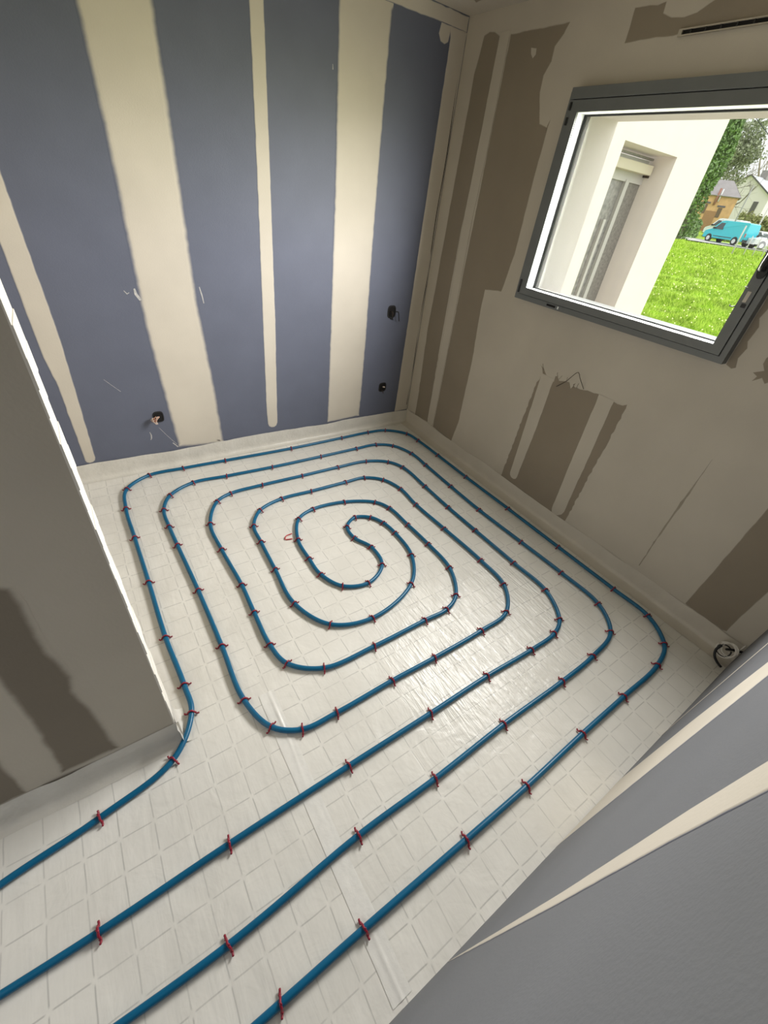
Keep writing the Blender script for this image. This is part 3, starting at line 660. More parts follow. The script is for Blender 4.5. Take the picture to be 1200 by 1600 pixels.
for P, i0, i1, side, run in SEGS:
    idx = list(range(i0, i1 + 1))
    if side in ('back', 'front'): idx.sort(key=lambda i: -P[i][0])
    elif side in ('side', 'window'): idx.sort(key=lambda i: -P[i][1])
    for k, i in enumerate(idx, 1):
        o = proto_clip if first else proto_clip.copy()
        first = False
        COL.objects.link(o)
        a, b = Vector(P[max(i-1, 0)]), Vector(P[min(i+1, len(P)-1)])
        t = b - a
        o.location = (P[i][0], P[i][1], 0.001)
        o.rotation_euler = (0, 0, math.atan2(t.y, t.x) + math.pi / 2 + random.uniform(-.22, .22))
        lab = {'back': f'red clip on the {ORD[run]} pipe from the back wall, {ORD[k]} counted from the window wall',
               'front': f'red clip on the {ORD[run]} pipe from the entrance wall, {ORD[k]} counted from the window wall',
               'window': f'red clip on the {ORD[run]} pipe from the window wall, {ORD[k]} counted from the back wall',
               'side': f'red clip on the {ORD[run]} pipe from the partition side, {ORD[k]} counted from the back wall',
               'entry': f'red clip on the pipe curving round the partition corner, {ORD[3 - k]} after the corner',
               'bend': f'red clip on the coil centre S-bend pipe, {ORD[k]} counted from its outer end'}[side]
        tag(o, lab, 'clip', 'red clips over the blue pipe')
lz = [Vector((*p, 0.0045)) for p in D['loose']]
tube('pipe_clip', catmull(lz, 0.006), 0.0030, m_clipbright, n=6, label='loose bright red U-shaped clip lying on the film', cat='clip', group='red clips over the blue pipe')

# ---------------------------------------------------------------- wall boxes and loose wires
def wall_box(u, z, w, h, label, cat='socket box'):
    t = empty('electrical_box', (u, YA, z), label=label, cat=cat, group='open electrical boxes in the back wall')
    o8 = [(w * math.copysign(abs(math.cos(a)) ** .6, math.cos(a)), h * math.copysign(abs(math.sin(a)) ** .6, math.sin(a))) for a in np.linspace(0, 2*math.pi, 20, endpoint=False)]
    bm = bmesh.new(); prism_bm(bm, [(x * .93, y * .93) for x, y in o8], lambda u, v, hh: (u, -hh, v), 0.0003, 0.0018)
    from_bm('cavity', bm, m_dark, t)
    bm = bmesh.new()
    outer = [bm.verts.new((x, -.0045, y)) for x, y in o8]; inner = [bm.verts.new((x * .84, -.0045, y * .84)) for x, y in o8]
    back = [bm.verts.new((x * 1.06, -.0005, y * 1.06)) for x, y in o8]; inb = [bm.verts.new((x * .84, -.0010, y * .84)) for x, y in o8]
    n = len(o8)
    for i in range(n):
        j = (i + 1) % n
        bm.faces.new((outer[i], outer[j], inner[j], inner[i])); bm.faces.new((outer[i], outer[j], back[j], back[i])); bm.faces.new((inner[i], inner[j], inb[j], inb[i]))
    from_bm('rim', bm, m_black, t)
    return t
t = wall_box(0.275, 0.366, 0.030, 0.036, 'open black socket box with copper-coloured wires low beside the broad joint band')
for k in range(5):
    s = k * 1.3
    pts = [(0.004, -.004, .004 * math.sin(s)), (-.012 - .004 * k, -.03 - .008 * math.sin(s), .012 * math.cos(s)), (-.034 + .004 * k, -.045, -.018 + .012 * math.sin(2 * s)), (-.040 + .01 * math.sin(s), -.030, .012 * math.sin(s + 1)), (-.016, -.024, .018 * math.cos(s + 2))]
    tube('wire', catmull(pts, .006), 0.0022, m_wirec if k % 2 else m_wirep, t, n=6)
t = wall_box(2.036, 0.962, 0.037, 0.044, 'open black switch box with a dangling black wire at hip height')
tube('wire', catmull([(.028, -.004, .0), (.042, -.030, .004), (.050, -.034, -.03), (.062, -.028, -.062)], .006), 0.004, m_black, t, n=6)
tube('wire', catmull([(-.012, -.004, .006), (-.008, -.028, .002), (-.006, -.026, -.028)], .006), 0.004, m_wired, t, n=6)
bm = bmesh.new(); prism_bm(bm, [(-.016, -.034), (.016, -.038), (.022, -.060), (-.006, -.052)], lambda u, v, hh: (u, -hh, v), .001, .004)
from_bm('torn_edge', bm, m_black, t)
t = wall_box(2.031, 0.360, 0.037, 0.038, 'open black socket box with a pale wire end near the corner')
tube('wire', catmull([(.006, -.003, .002), (.010, -.020, .006), (.002, -.024, .012), (-.004, -.012, .008)], .005), 0.0045, m_wirep, t, n=6)
tube('wire', catmull([(-.006, -.003, -.02), (-.004, -.020, -.032), (.006, -.016, -.050)], .005), 0.003, m_wired, t, n=6)

w = [tuple(map(float, p)) for p in D['wire']]
tube('wire', catmull([(XW, w[0][1], w[0][2])] + w[1:4] + [(XW, w[4][1], w[4][2])], .012), 0.0017, m_wired, n=5, label='thin bent dark wire sticking out above the bare middle patch', cat='wire')
t = empty('cable_coil', (2.27, -0.04, 0.05), label='grey wire coil with black conduit by the corner floor', cat='cable')
rel = lambda P: [(x - 2.27, y + 0.04, z - 0.05) for x, y, z in P]
con = [(2.325, -0.094, 0.095), (2.315, -0.078, 0.090), (2.300, -0.058, 0.088), (2.285, -0.044, 0.086), (2.270, -0.036, 0.088)]
tube('conduit', catmull(rel(con), .008), 0.0062, m_black, t, n=8)
con2 = [(2.262, -0.012, 0.098), (2.245, -0.008, 0.070), (2.232, -0.022, 0.042), (2.226, -0.050, 0.022), (2.226, -0.072, 0.014)]
tube('conduit', catmull(rel(con2), .008), 0.0062, m_black, t, n=8)
for k, (rr, dy, dw) in enumerate(((.040, 0.000, 0), (.036, -.006, .006), (.030, .004, -.008), (.034, -.012, .012))):
    ring = [(2.262 + .50 * (rr * math.sin(a) + dw), -0.036 + dy + rr * .95 * math.cos(a), 0.088 + .86 * (rr * math.sin(a) + dw)) for a in np.linspace(.5 + k, 2*math.pi + .2 + k, 26)]
    tube('wire', rel(ring), 0.0034, m_wireg if k != 2 else m_black, t, n=6)
tube('wire', catmull(rel([(2.275, -.066, .085), (2.29, -.074, .112), (2.30, -.078, .150)]), .01), 0.0028, m_wireg, t, n=6)
tube('wire', catmull(rel([(2.268, -.050, .080), (2.285, -.066, .082), (2.30, -.084, .085)]), .01), 0.0028, m_wireg, t, n=6)

# ---------------------------------------------------------------- window
win = empty('window_1', (2.345, 1.30, 1.265)); tag(win, 'grey aluminium window with one sash looking onto the lawn', kind='structure')
def wb(name, bl, mat, bevel=0.0, parent=None, **k):
    p = parent or win
    off = Vector((2.345, 1.30, 1.265))
    o = boxes(name, [(a - off.x, b - off.x, c - off.y, d - off.y, e - off.z, f_ - off.z) for a, b, c, d, e, f_ in bl], mat, p, bevel, **k)
    return o
FX0, FX1 = 2.300, 2.405
wb('outer_frame', ring_boxes(FX0, FX1, 0.711, 1.890, 1.293, 2.150, 0.687, 1.914, 1.266, 2.179), m_alu)
wb('top_trim', [(2.290, 2.344, 0.680, 1.905, 2.150, 2.192)], m_alu, 0.002)
SX0, SX1 = 2.293, 2.352
sash = wb('sash', ring_boxes(SX0, SX1, 0.757, 1.842, 1.333, 2.103, 0.714, 1.888, 1.296, 2.147), m_alu)
wb('skylit_glazing_bead', [(2.300, 2.352, 0.757, 1.842, 1.330, 1.3335), (2.300, 2.352, 0.757, 1.842, 2.1025, 2.106), (2.300, 2.352, 0.754, 0.7575, 1.333, 2.103), (2.300, 2.352, 1.8385, 1.842, 1.333, 2.103)], m_beadal, label='inner edge of the sash with skylight put into its pale colour')
wb('gasket', ring_boxes(2.352, 2.366, 0.763, 1.832, 1.337, 2.097, 0.745, 1.86, 1.31, 2.12), m_rubber)
wb('glass_pane', [(2.356, 2.362, 0.763, 1.832, 1.337, 2.097)], m_glass)
for z0, z1 in ((1.30, 1.37), (2.055, 2.085), (2.11, 2.14)):
    wb('hinge', [(2.286, 2.302, 1.884, 1.894, z0, z1)], m_black, 0.002)
wb('drain_slot', [(2.2975, 2.3015, 1.605, 1.665, 1.276, 1.286)], m_dark)
wb('drain_slot', [(2.296, 2.3015, 1.580, 1.588, 1.274, 1.288)], m_beadal)
wb('lock_plate', [(2.2915, 2.295, 0.728, 0.742, 1.505, 1.545)], m_lock)
wb('lock_plate', [(2.290, 2.295, 0.722, 0.738, 1.486, 1.500)], m_black)
wb('plastic_cap', [(2.2915, 2.294, 0.750, 0.762, 1.556, 1.559)], m_beadal)
bm = bmesh.new(); prism_bm(bm, [(.730 + .018 * math.cos(a), 1.625 + .034 * math.sin(a)) for a in np.linspace(0, 2*math.pi, 20, endpoint=False)], lambda u, v, h: (2.293 - h - 2.345, u - 1.30, v - 1.265), 0, .012)
hd = from_bm('handle', bm, m_black, win)
tube('handle_lever', [(2.283 - 2.345, .730 - 1.30, 1.625 - 1.265), (2.255 - 2.345, .730 - 1.30, 1.625 - 1.265), (2.248 - 2.345, .728 - 1.30, 1.64 - 1.265), (2.248 - 2.345, .724 - 1.30, 1.74 - 1.265)], [.009, .009, .009, .007], m_black, win, n=10)
tube('catch_hook', catmull([(-.052, .757 - 1.30, .222), (-.056, .766 - 1.30, .217), (-.056, .774 - 1.30, .218), (-.055, .776 - 1.30, .224)], .004), .0022, m_black, win, n=5)
wb('outside_sill', [(2.366, 2.72, 0.72, 1.86, 1.255, 1.300)], m_beadal)

vent = empty('air_vent', (XW, 1.0, 2.335), label='narrow dark slotted air inlet high above the window', cat='vent')
bm = bmesh.new()
for (a, b, z0, z1) in ((-.52, .49, -.010, -.006), (-.52, .49, .007, .011), (.475, .49, -.006, .007)):
    box(bm, -.010, -.0015, a, b, z0, z1)
from_bm('vent_frame', bm, simple('vent_cream', (0.40, 0.36, 0.29), .6), vent)
boxes('slot', [(-.0035, -.0015, -.50, .475, -.006, .007)], m_dark, vent)
for y in np.arange(-.49, .47, .058):
    boxes('slat', [(-.0075, -.0035, y, y + .006, -.006, .007)], m_black, vent)

# ---------------------------------------------------------------- outside: the other wing of the house
WYF, WXE = 3.40, 6.985                                     # wing wall plane, its free end
wing = empty('house_wing', (4.8, WYF, -0.5), label='cream rendered house wing with a tall grey glazed door', cat='building')
def wg(name, bl, mat, bevel=0.0, parent=None, **k):
    return boxes(name, [(a - 4.8, b - 4.8, c - WYF, d - WYF, e + .5, f + .5) for a, b, c, d, e, f in bl], mat, parent or wing, bevel, **k)
DX0, DX1, DZ = 5.10, 6.195, 2.372
wg('wall', [(2.60, DX0, WYF, WYF + .42, -.7, 3.3), (DX1, WXE, WYF, WYF + .42, -.7, 3.3), (DX0, DX1, WYF, WYF + .42, DZ, 3.3), (DX0, DX1, WYF, WYF + .42, -.7, -.12), (WXE - .42, WXE, WYF + .42, 9.0, -.7, 3.3)], m_render)
m_pvc = simple('pale_grey_frame', (0.50, 0.49, 0.46), .45)
m_greyglass = simple('grey_door_panel', (0.215, 0.205, 0.185), .35, var=.28, scale=34)
m_dglass = simple('dim_reflecting_pane', (0.255, 0.25, 0.235), .22, var=.30, scale=22)
m_ivory = simple('ivory_shutter_box', (0.60, 0.55, 0.43), .5)
fd = WYF + .30
frm = wg('door_frame', [(DX0, DX1, fd, fd + .07, 2.10, 2.19), (DX1 - .36, DX1 - .29, fd - .01, fd + .07, -.12, 2.12), (DX1 - .52, DX1 - .47, fd - .005, fd + .07, -.12, 1.72)], m_pvc)
wg('side_panel', [(DX1 - .29, DX1, fd + .02, fd + .06, -.12, 2.19)], m_greyglass)
wg('pane', [(DX0, DX1 - .36, fd + .03, fd + .05, -.12, 2.12)], m_dglass)
wg('shutter_box', [(DX0, DX1 - .05, fd - .10, fd + .08, 2.19, 2.28)], m_ivory, .008)
wg('shutter_slat', [(DX0, DX1 - .05, fd - .02, fd + .03, 2.28, 2.32)], m_pvc)
wg('shutter_slat', [(DX0, DX1 - .04, fd - .06, fd - .03, 2.325, 2.345)], m_greyglass)
wg('guide_end', [(DX1 - .045, DX1 - .005, fd - .06, fd + .02, 2.17, 2.28)], m_wired)

# ---------------------------------------------------------------- terrain, road, grass
HX, HY = math.cos(R(22)), math.sin(R(22))
KN = [(-20, -.45), (0, -.45), (5, -.45), (8, -.42), (13, -.20), (40, .92), (52, 1.08), (60, 1.12), (72, 1.45), (84, 2.6), (100, 3.6), (150, 5)]
def ground(x, y):
    s = np.asarray(x) * HX + np.asarray(y) * HY
    return np.interp(s, [k[0] for k in KN], [k[1] for k in KN])
def at(az, Dd, z=None, dz=0.0):
    x, y = Dd * math.cos(R(az)), Dd * math.sin(R(az))
    return Vector((x, y, float(ground(x, y)) + dz if z is None else z))
m_soil = simple('grass_turf', (0.30, 0.46, 0.040), .95, var=.30, scale=.9, bump=.6, bscale=3)
m_blade = simple('bright_grass_blade', (0.42, 0.60, 0.045), .7, var=.28, scale=1.6)
m_road = simple('pale_road', (0.52, 0.50, 0.47), .9, var=.06, scale=.8)
gx = np.concatenate([np.linspace(2.66, 60, 90), np.linspace(61, 150, 40)]); gy = np.linspace(-70, 95, 130)
X, Y = np.meshgrid(gx, gy)
Zg = ground(X, Y) + vnoise(X, Y, .35, 80) * .10 + vnoise(X, Y, .9, 81) * .05
grid_mesh('lawn', X, Y, Zg, m_soil, kind='structure', label='bright green rough lawn sloping up towards the road')
def strip(name, s0, s1, t0, t1, mat, dz, n=40, **k):
    s = np.linspace(s0, s1, 8); t = np.linspace(t0, t1, n)
    S_, T_ = np.meshgrid(s, t)
    X, Y = S_ * HX - T_ * HY, S_ * HY + T_ * HX
    return grid_mesh(name, X, Y, ground(X, Y) + dz, mat, **k)
ga, gb = np.meshgrid(np.linspace(2.66, 8.2, 40), np.linspace(-9, 12, 80))  # unseen sandy strip, added so the lawn throws less green onto the wing
edge = 7.4 + vnoise(gb, ga * 0, .5, 84) * 1.2
keep_z = np.where(ga < edge, .05, -.25)
grid_mesh('bounce_apron', ga, gb, ground(ga, gb) + .08 + keep_z, simple('added_bounce_sand', (0.44, 0.385, 0.31), .95, var=.12, scale=3, bump=.4, bscale=30), kind='structure', label='added sandy ground round the house, out of view, against green bounce')
strip('road', 60.5, 67, -45, 45, m_road, .07, kind='structure', label='pale road running behind the lawn')
strip('verge', 60.0, 60.6, 3.3, 12, simple('rusty_verge', (.52, .20, .10), .9, var=.2), .14, kind='structure', label='rusty orange kerb line along the road')

nb = 90000
az = RNG.uniform(R(10), R(33), nb); dd = 8.4 * (54.5 / 8.4) ** RNG.random(nb)
bx, by = dd * np.cos(az), dd * np.sin(az)
ok = ~((by > WYF - .05) & (bx < WXE + .1)) & (bx > 2.9)
bx, by, dd = bx[ok], by[ok], dd[ok]
nb = len(bx)
bz = ground(bx, by) + vnoise(bx, by, .35, 80) * .10 + vnoise(bx, by, .9, 81) * .05 - .02
clump = 0.5 + vnoise(bx, by, 1.3, 90) + .6 * vnoise(bx, by, .45, 91)
hgt = (0.05 + .15 * np.clip(clump, 0, 1.4)) * RNG.uniform(.6, 1.4, nb); wid = .010 + dd * .0011
th = RNG.uniform(0, 2*np.pi, nb); ln = RNG.uniform(.3, 1.2, nb) * hgt; lt = RNG.uniform(0, 2*np.pi, nb)
co = np.empty((nb, 3, 3))
co[:, 0] = np.stack([bx - np.cos(th) * wid, by - np.sin(th) * wid, bz], -1)
co[:, 1] = np.stack([bx + np.cos(th) * wid, by + np.sin(th) * wid, bz], -1)
co[:, 2] = np.stack([bx + np.cos(lt) * ln, by + np.sin(lt) * ln, bz + hgt], -1)
def tri_mesh(name, co, mat, parent=None, **k):
    n, kk = co.shape[:2]
    me = bpy.data.meshes.new(name)
    me.vertices.add(n * kk); me.vertices.foreach_set('co', co.reshape(-1).astype(np.float32))
    me.loops.add(n * kk); me.loops.foreach_set('vertex_index', np.arange(n * kk, dtype=np.int32))
    me.polygons.add(n); me.polygons.foreach_set('loop_start', np.arange(0, n * kk, kk, dtype=np.int32))
    me.update(calc_edges=True); me.validate()
    return link(name, me, mat, parent, **k)
tag(tri_mesh('grass', co, m_blade), 'rough bright green grass blades growing on the lawn', 'grass', kind='stuff')
nf = 260
az = RNG.uniform(R(14), R(28), nf); dd = RNG.uniform(10, 34, nf)
fx, fy = dd * np.cos(az), dd * np.sin(az); fz = ground(fx, fy) + .16
rr = .012 + dd * .0006
co = np.stack([np.stack([fx + rr * np.cos(a), fy + rr * np.sin(a), fz + rr * math.sin(a + 1) * .7], -1) for a in (0, 1.57, 3.14, 4.71)], 1)
tag(tri_mesh('daisies', co, simple('pale_flower', (.72, .78, .34), .8)), 'tiny pale flowers scattered in the lawn', 'flowers', kind='stuff')

# ---------------------------------------------------------------- vehicles
m_turq = simple('turquoise_paint', (0.045, 0.50, 0.60), .28, var=.03)
m_white = simple('white_paint', (0.78, 0.80, 0.82), .3, var=.02)
m_cglass = simple('dark_car_glass', (0.06, 0.08, 0.09), .08)
m_tyre = simple('tyre', (0.03, 0.03, 0.032), .8)
m_hub = simple('pale_wheel_disc', (0.66, 0.67, 0.68), .35)
m_taillamp = simple('red_lamp', (0.42, 0.10, 0.08), .3)
m_trimd = simple('dark_trim', (0.05, 0.055, 0.06), .6)
def van(name, base, heading, Ln, Wd, H, body, label, cat, nose, car=False, group=None):
    """heading: world angle of the vehicle's front; local +x is forwards"""
    t = empty(name, base, heading, label=label, cat=cat, group=group)
    hw = Wd / 2; h2 = Ln / 2
    if car:
        prof = [(h2, .35), (h2, .70), (h2 - .12, .80), (h2 - 1.0, .95), (h2 - 1.75, H - .03), (h2 - 2.1, H), (-h2 + .75, H - .02), (-h2 + .12, .98), (-h2, .90), (-h2, .35)]
        belt = .93
    else:
        prof = [(h2, .35), (h2, .80), (h2 - .10, .95), (h2 - .75, 1.15), (h2 - 1.45, H - .06), (h2 - 1.75, H), (-h2 + .25, H), (-h2 + .10, H - .08), (-h2, 1.0), (-h2, .35)]
        belt = 1.10
    def wdt(z): return hw if z <= belt else hw - (z - belt) / (H - belt) * .16
    bm = bmesh.new()
    A = [bm.verts.new((x, -wdt(z), z)) for x, z in prof]; B = [bm.verts.new((x, wdt(z), z)) for x, z in prof]
    n = len(prof)
    for i in range(n): bm.faces.new((A[i], A[(i+1) % n], B[(i+1) % n], B[i]))
    bm.faces.new(A[::-1]); bm.faces.new(B)
    bmesh.ops.recalc_face_normals(bm, faces=bm.faces)
    bmesh.ops.bevel(bm, geom=list(bm.edges), offset=.05, segments=2, affect='EDGES', profile=.6)
    from_bm('body', bm, body, t)
    wx = (h2 - .82, -h2 + .85)
    for x in wx:
        for s in (-1, 1):
            b = bmesh.new()
            bmesh.ops.create_cone(b, cap_ends=True, segments=20, radius1=.32, radius2=.32, depth=.2, matrix=Matrix.Translation((x, s * (hw - .08), .31)) @ Matrix.Rotation(math.pi/2, 4, 'X'))
            wl = from_bm('wheel', b, m_tyre, t)
            b = bmesh.new()
            bmesh.ops.create_cone(b, cap_ends=True, segments=16, radius1=.20, radius2=.17, depth=.03, matrix=Matrix.Translation((x, s * (hw + .03), .31)) @ Matrix.Rotation(math.pi/2 * s, 4, 'X'))
            from_bm('hub_cap', b, m_hub, wl)
            b = bmesh.new()
            bmesh.ops.create_cone(b, cap_ends=True, segments=20, radius1=.37, radius2=.37, depth=.012, matrix=Matrix.Translation((x, s * (hw + .002), .33)) @ Matrix.Rotation(math.pi/2, 4, 'X'))
            from_bm('wheel_arch', b, m_trimd, t)
    def side_poly(nm, pts, mat, parent=None):
        for s in (-1, 1):
            b = bmesh.new()
            f1 = [b.verts.new((x, s * (wdt(z) + .012), z)) for x, z in pts]; f2 = [b.verts.new((x, s * (wdt(z) - .03), z)) for x, z in pts]
            for i in range(len(pts)): b.faces.new((f1[i], f1[(i+1) % len(pts)], f2[(i+1) % len(pts)], f2[i]))
            b.faces.new(f1); b.faces.new(f2[::-1])
            from_bm(nm, b, mat, t)
    def across(nm, p, q, mat, inset=.10, lift=.014):
        (x0, z0), (x1, z1) = p, q
        d = Vector((x1 - x0, 0, z1 - z0)).normalized(); nn = Vector((-d.z, 0, d.x))
        if nn.x * (x0 + x1) < 0: nn = -nn
        b = bmesh.new()
        c = [(x0, -wdt(z0) + inset, z0), (x0, wdt(z0) - inset, z0), (x1, wdt(z1) - inset, z1), (x1, -wdt(z1) + inset, z1)]
        a1 = [b.verts.new(Vector(v) + nn * lift) for v in c]; a2 = [b.verts.new(Vector(v) - nn * .02) for v in c]
        for i in range(4): b.faces.new((a1[i], a1[(i+1) % 4], a2[(i+1) % 4], a2[i]))
        b.faces.new(a1); b.faces.new(a2[::-1])
        from_bm(nm, b, mat, t)
    if car:
        side_poly('side_window', [(h2 - 1.15, .98), (h2 - 1.72, H - .12), (-.15, H - .10), (-.15, .98)], m_cglass)
        side_poly('side_window', [(-.25, .98), (-.25, H - .10), (-h2 + .85, H - .12), (-h2 + .35, .98)], m_cglass)
        across('windscreen', (h2 - 1.08, .99), (h2 - 1.70, H - .08), m_cglass)
        across('rear_window', (-h2 + .70, H - .08), (-h2 + .22, 1.04), m_cglass, .14)
    else:
        side_poly('side_window', [(h2 - 1.00, 1.16), (h2 - 1.50, H - .22), (h2 - 1.98, H - .22), (h2 - 2.02, 1.14)], m_cglass)
        side_poly('door_seam', [(h2 - 2.10, .45), (h2 - 2.08, H - .1), (h2 - 2.055, H - .1), (h2 - 2.07, .45)], m_trimd)
        across('windscreen', (h2 - .82, 1.20), (h2 - 1.42, H - .12), m_cglass)
    side_poly('side_moulding', [(h2 - 1.3, .52), (h2 - 1.3, .58), (-h2 + 1.3, .58), (-h2 + 1.3, .52)], m_trimd)
    for s in (-1, 1):
        boxes('tail_lamp', [(-h2 - .02, -h2 + .06, min(s * (hw - .16), s * (hw - .03)), max(s * (hw - .16), s * (hw - .03)), .75, 1.05 if not car else .92)], m_taillamp, t, .01)
        boxes('headlamp', [(h2 - .14, h2 + .015, min(s * (hw - .42), s * (hw - .06)), max(s * (hw - .42), s * (hw - .06)), .66, .80)], m_hub, t, .01)
        boxes('mirror', [(h2 - 1.12, h2 - .98, min(s * (hw + .02), s * (hw + .18)), max(s * (hw + .02), s * (hw + .18)), belt + .03, belt + .20)], m_trimd, t, .01)
    boxes('bumper', [(h2 - .12, h2 + .05, -hw + .02, hw - .02, .32, .54)], m_trimd if not car else body, t, .02)
    boxes('bumper', [(-h2 - .06, -h2 + .12, -hw + .02, hw - .02, .32, .54)], m_trimd if not car else body, t, .02)
    return t
ROAD_DZ = .07
van('turquoise_van', at(21.72, 64.6, dz=ROAD_DZ), math.atan2(.955, .289), 4.75, 1.85, 1.94, m_turq, 'turquoise panel van parked along the road beyond the lawn', 'van', 1)
van('white_van', at(22.25, 74, dz=.05), math.atan2(.93, .36), 4.6, 1.8, 1.95, m_white, 'white van partly hidden behind the turquoise van', 'van', 1)
van('white_car', at(19.0, 72, dz=0), math.atan2(-.75, -.66), 3.9, 1.65, 1.45, m_white, 'white hatchback parked just past the tail of the turquoise van', 'car', 1, car=True)
van('white_car', at(18.35, 63.5, dz=ROAD_DZ), math.atan2(.66, -.75), 4.0, 1.66, 1.46, m_white, 'white car in front of the hatchback, beside the mesh fence', 'car', 1, car=True)

# ---------------------------------------------------------------- fence, poles, overhead line
m_post = simple('weathered_post', (0.60, 0.58, 0.54), .8, var=.1)
mesh_m = glass_material('fine_fence_mesh', (.86, .87, .85), .02)
fence = empty('mesh_fence', at(20.8, 40), label='pale post and fine mesh fence at the top of the lawn', cat='fence')
fl = at(20.8, 40)
posts = [(20.80, 40.0, 1.62, .045), (19.88, 40.6, 1.15, .03), (19.18, 41.2, 1.15, .03), (18.45, 41.8, 1.15, .03), (17.6, 42.4, 1.15, .03)]
for azp, dp, hp, rp in posts:
    p = at(azp, dp) - fl
    tube('post', [(p.x, p.y, p.z - .1), (p.x, p.y, p.z + hp)], rp, m_post, fence, n=8)
for (a0, d0, h0, _), (a1, d1, h1, _) in zip(posts, posts[1:]):
    p, q = at(a0, d0) - fl, at(a1, d1) - fl
    bm = bmesh.new()
    vs = [bm.verts.new(v) for v in (p + Vector((0, 0, .05)), q + Vector((0, 0, .05)), q + Vector((0, 0, 1.05)), p + Vector((0, 0, 1.05)))]
    bm.faces.new(vs)
    from_bm('mesh_panel', bm, mesh_m, fence)
p0, p1 = at(19.90, 76), at(20.10, 76)
tube('sign_mast', [p0 - Vector((0, 0, .2)), (p0.x, p0.y, 1.7 + .052 * 76)], .09, m_post, n=8, label='brown-grey mast standing in front of the pale gable', cat='mast')
p0 = at(21.83, 71)
tube('utility_pole', [p0 - Vector((0, 0, .2)), (p0.x, p0.y, 1.7 + .070 * 71)], .075, simple('grey_pole', (.34, .34, .31), .8), n=8, label='thin grey pole before the pale gable and its bare shrub', cat='pole')
a, b = Vector((40 * .909, 40 * .416, 1.7 + 40 * .152)), Vector((40 * .9222, 40 * .3867, 1.7 + 40 * .130))
d = (b - a)
cab = [a - d * 2.2 + Vector((0, 0, .5)), a - d + Vector((0, 0, .12)), a, a + d * .5 - Vector((0, 0, .02)), b, b + d * 1.2 + Vector((0, 0, .1)), b + d * 6 + Vector((0, 0, 1.6))]
tube('overhead_line', catmull(cab, .4), .022, m_trimd, n=6, label='dark overhead line crossing the white sky', cat='cable')

# ---------------------------------------------------------------- houses
m_stone = simple('ochre_stone', (0.66, 0.41, 0.20), .9, var=.14, scale=2.2, bump=.3, bscale=4)
m_slate = simple('grey_slate', (0.30, 0.275, 0.275), .7, var=.08, scale=2)
m_wslate = simple('pale_slate', (0.52, 0.53, 0.56), .6, var=.05, scale=2)
m_wwall = simple('white_house_wall', (0.84, 0.77, 0.79), .9, var=.03)
m_wdark = simple('dark_opening', (0.16, 0.11, 0.07), .7)
m_fas = simple('dark_verge_board', (0.13, 0.12, 0.13), .7)
def house(name, base, face_az, Wd, Dp, He, Hr, wall, roof, label, hip=False, ridge_along='x'):
    """local -y faces the viewer; ridge along x (eaves front) or y (gable front)"""
    t = empty(name, base, R(face_az) - math.pi / 2, label=label, cat='house')
    hw = Wd / 2; ov = .22
    bm = bmesh.new()
    box(bm, -hw, hw, 0, Dp, -.6, He)
    if ridge_along == 'y':
        v = [bm.verts.new(p) for p in ((-hw, 0, He), (hw, 0, He), (0, 0, Hr), (-hw, Dp, He), (hw, Dp, He), (0, Dp, Hr))]
        for f in ((0, 1, 2), (3, 5, 4), (0, 2, 5, 3), (1, 4, 5, 2)): bm.faces.new([v[i] for i in f])
    from_bm('wall', bm, wall, t)
    def slab(nm, quad, mat, th=.10):
        q = [Vector(p) for p in quad]
        nn = (q[1] - q[0]).cross(q[2] - q[0]).normalized()
        if nn.z < 0: nn = -nn
        b = bmesh.new()
        a1 = [b.verts.new(p + nn * th) for p in q]; a0 = [b.verts.new(p + nn * .01) for p in q]
        k = len(q)
        for i in range(k): b.faces.new((a0[i], a0[(i+1) % k], a1[(i+1) % k], a1[i]))
        b.faces.new(a1); b.faces.new(a0[::-1])
        return from_bm(nm, b, mat, t)
    if ridge_along == 'y':
        for s in (-1, 1):
            e = He - ov * (Hr - He) / hw
            slab('roof_slope', [(s * (hw + ov), -ov, e), (s * (hw + ov), Dp + ov, e), (0, Dp + ov, Hr), (0, -ov, Hr)], roof)
            slab('verge_board', [(s * (hw + ov), -ov - .05, e), (s * (hw + ov), -ov + .06, e), (0, -ov + .06, Hr), (0, -ov - .05, Hr)], m_fas, .17)
    else:
        r0 = hw * .36 if hip else hw + ov
        slab('roof_slope', [(-hw - ov, -ov, He - .1), (hw + ov, -ov, He - .1), (r0, Dp / 2, Hr), (-r0, Dp / 2, Hr)], roof)
        slab('roof_slope', [(-hw - ov, Dp + ov, He - .1), (hw + ov, Dp + ov, He - .1), (r0, Dp / 2, Hr), (-r0, Dp / 2, Hr)], roof)
        if hip:
            for s in (-1, 1): slab('roof_hip', [(s * (hw + ov), -ov, He - .1), (s * (hw + ov), Dp + ov, He - .1), (s * r0, Dp / 2, Hr)], m_fas if s < 0 and False else roof)
    return t
sb = at(24.0, 80, z=2.5)
st = house('stone_house', sb, 24.0, 4.3, 4.0, 3.55, 5.15, m_stone, m_slate, 'small ochre stone house with a grey hipped roof behind the vans', hip=True)
for x, z in ((-1.05, 1.55), (.75, 1.30)):
    wn = boxes('window', [(x - .24, x + .24, -.05, .02, z, z + 1.0)], m_wdark, st)
    boxes('lintel', [(x - .45, x + .45, -.07, .01, z + 1.08, z + 1.26)], m_fas, wn)
boxes('door', [(-.75, .55, -.05, .02, -.3, 1.9)], simple('brown_door', (.36, .20, .10), .8, var=.1), st)
tube('flue', [(-.20, -.14, 2.5), (-.16, -.14, 4.25)], .13, simple('rusty_flue', (.36, .17, .13), .7), st, n=8)
tube('downpipe', [(.12, -.12, 2.9), (.12, -.12, 4.2)], .07, m_white, st, n=8)
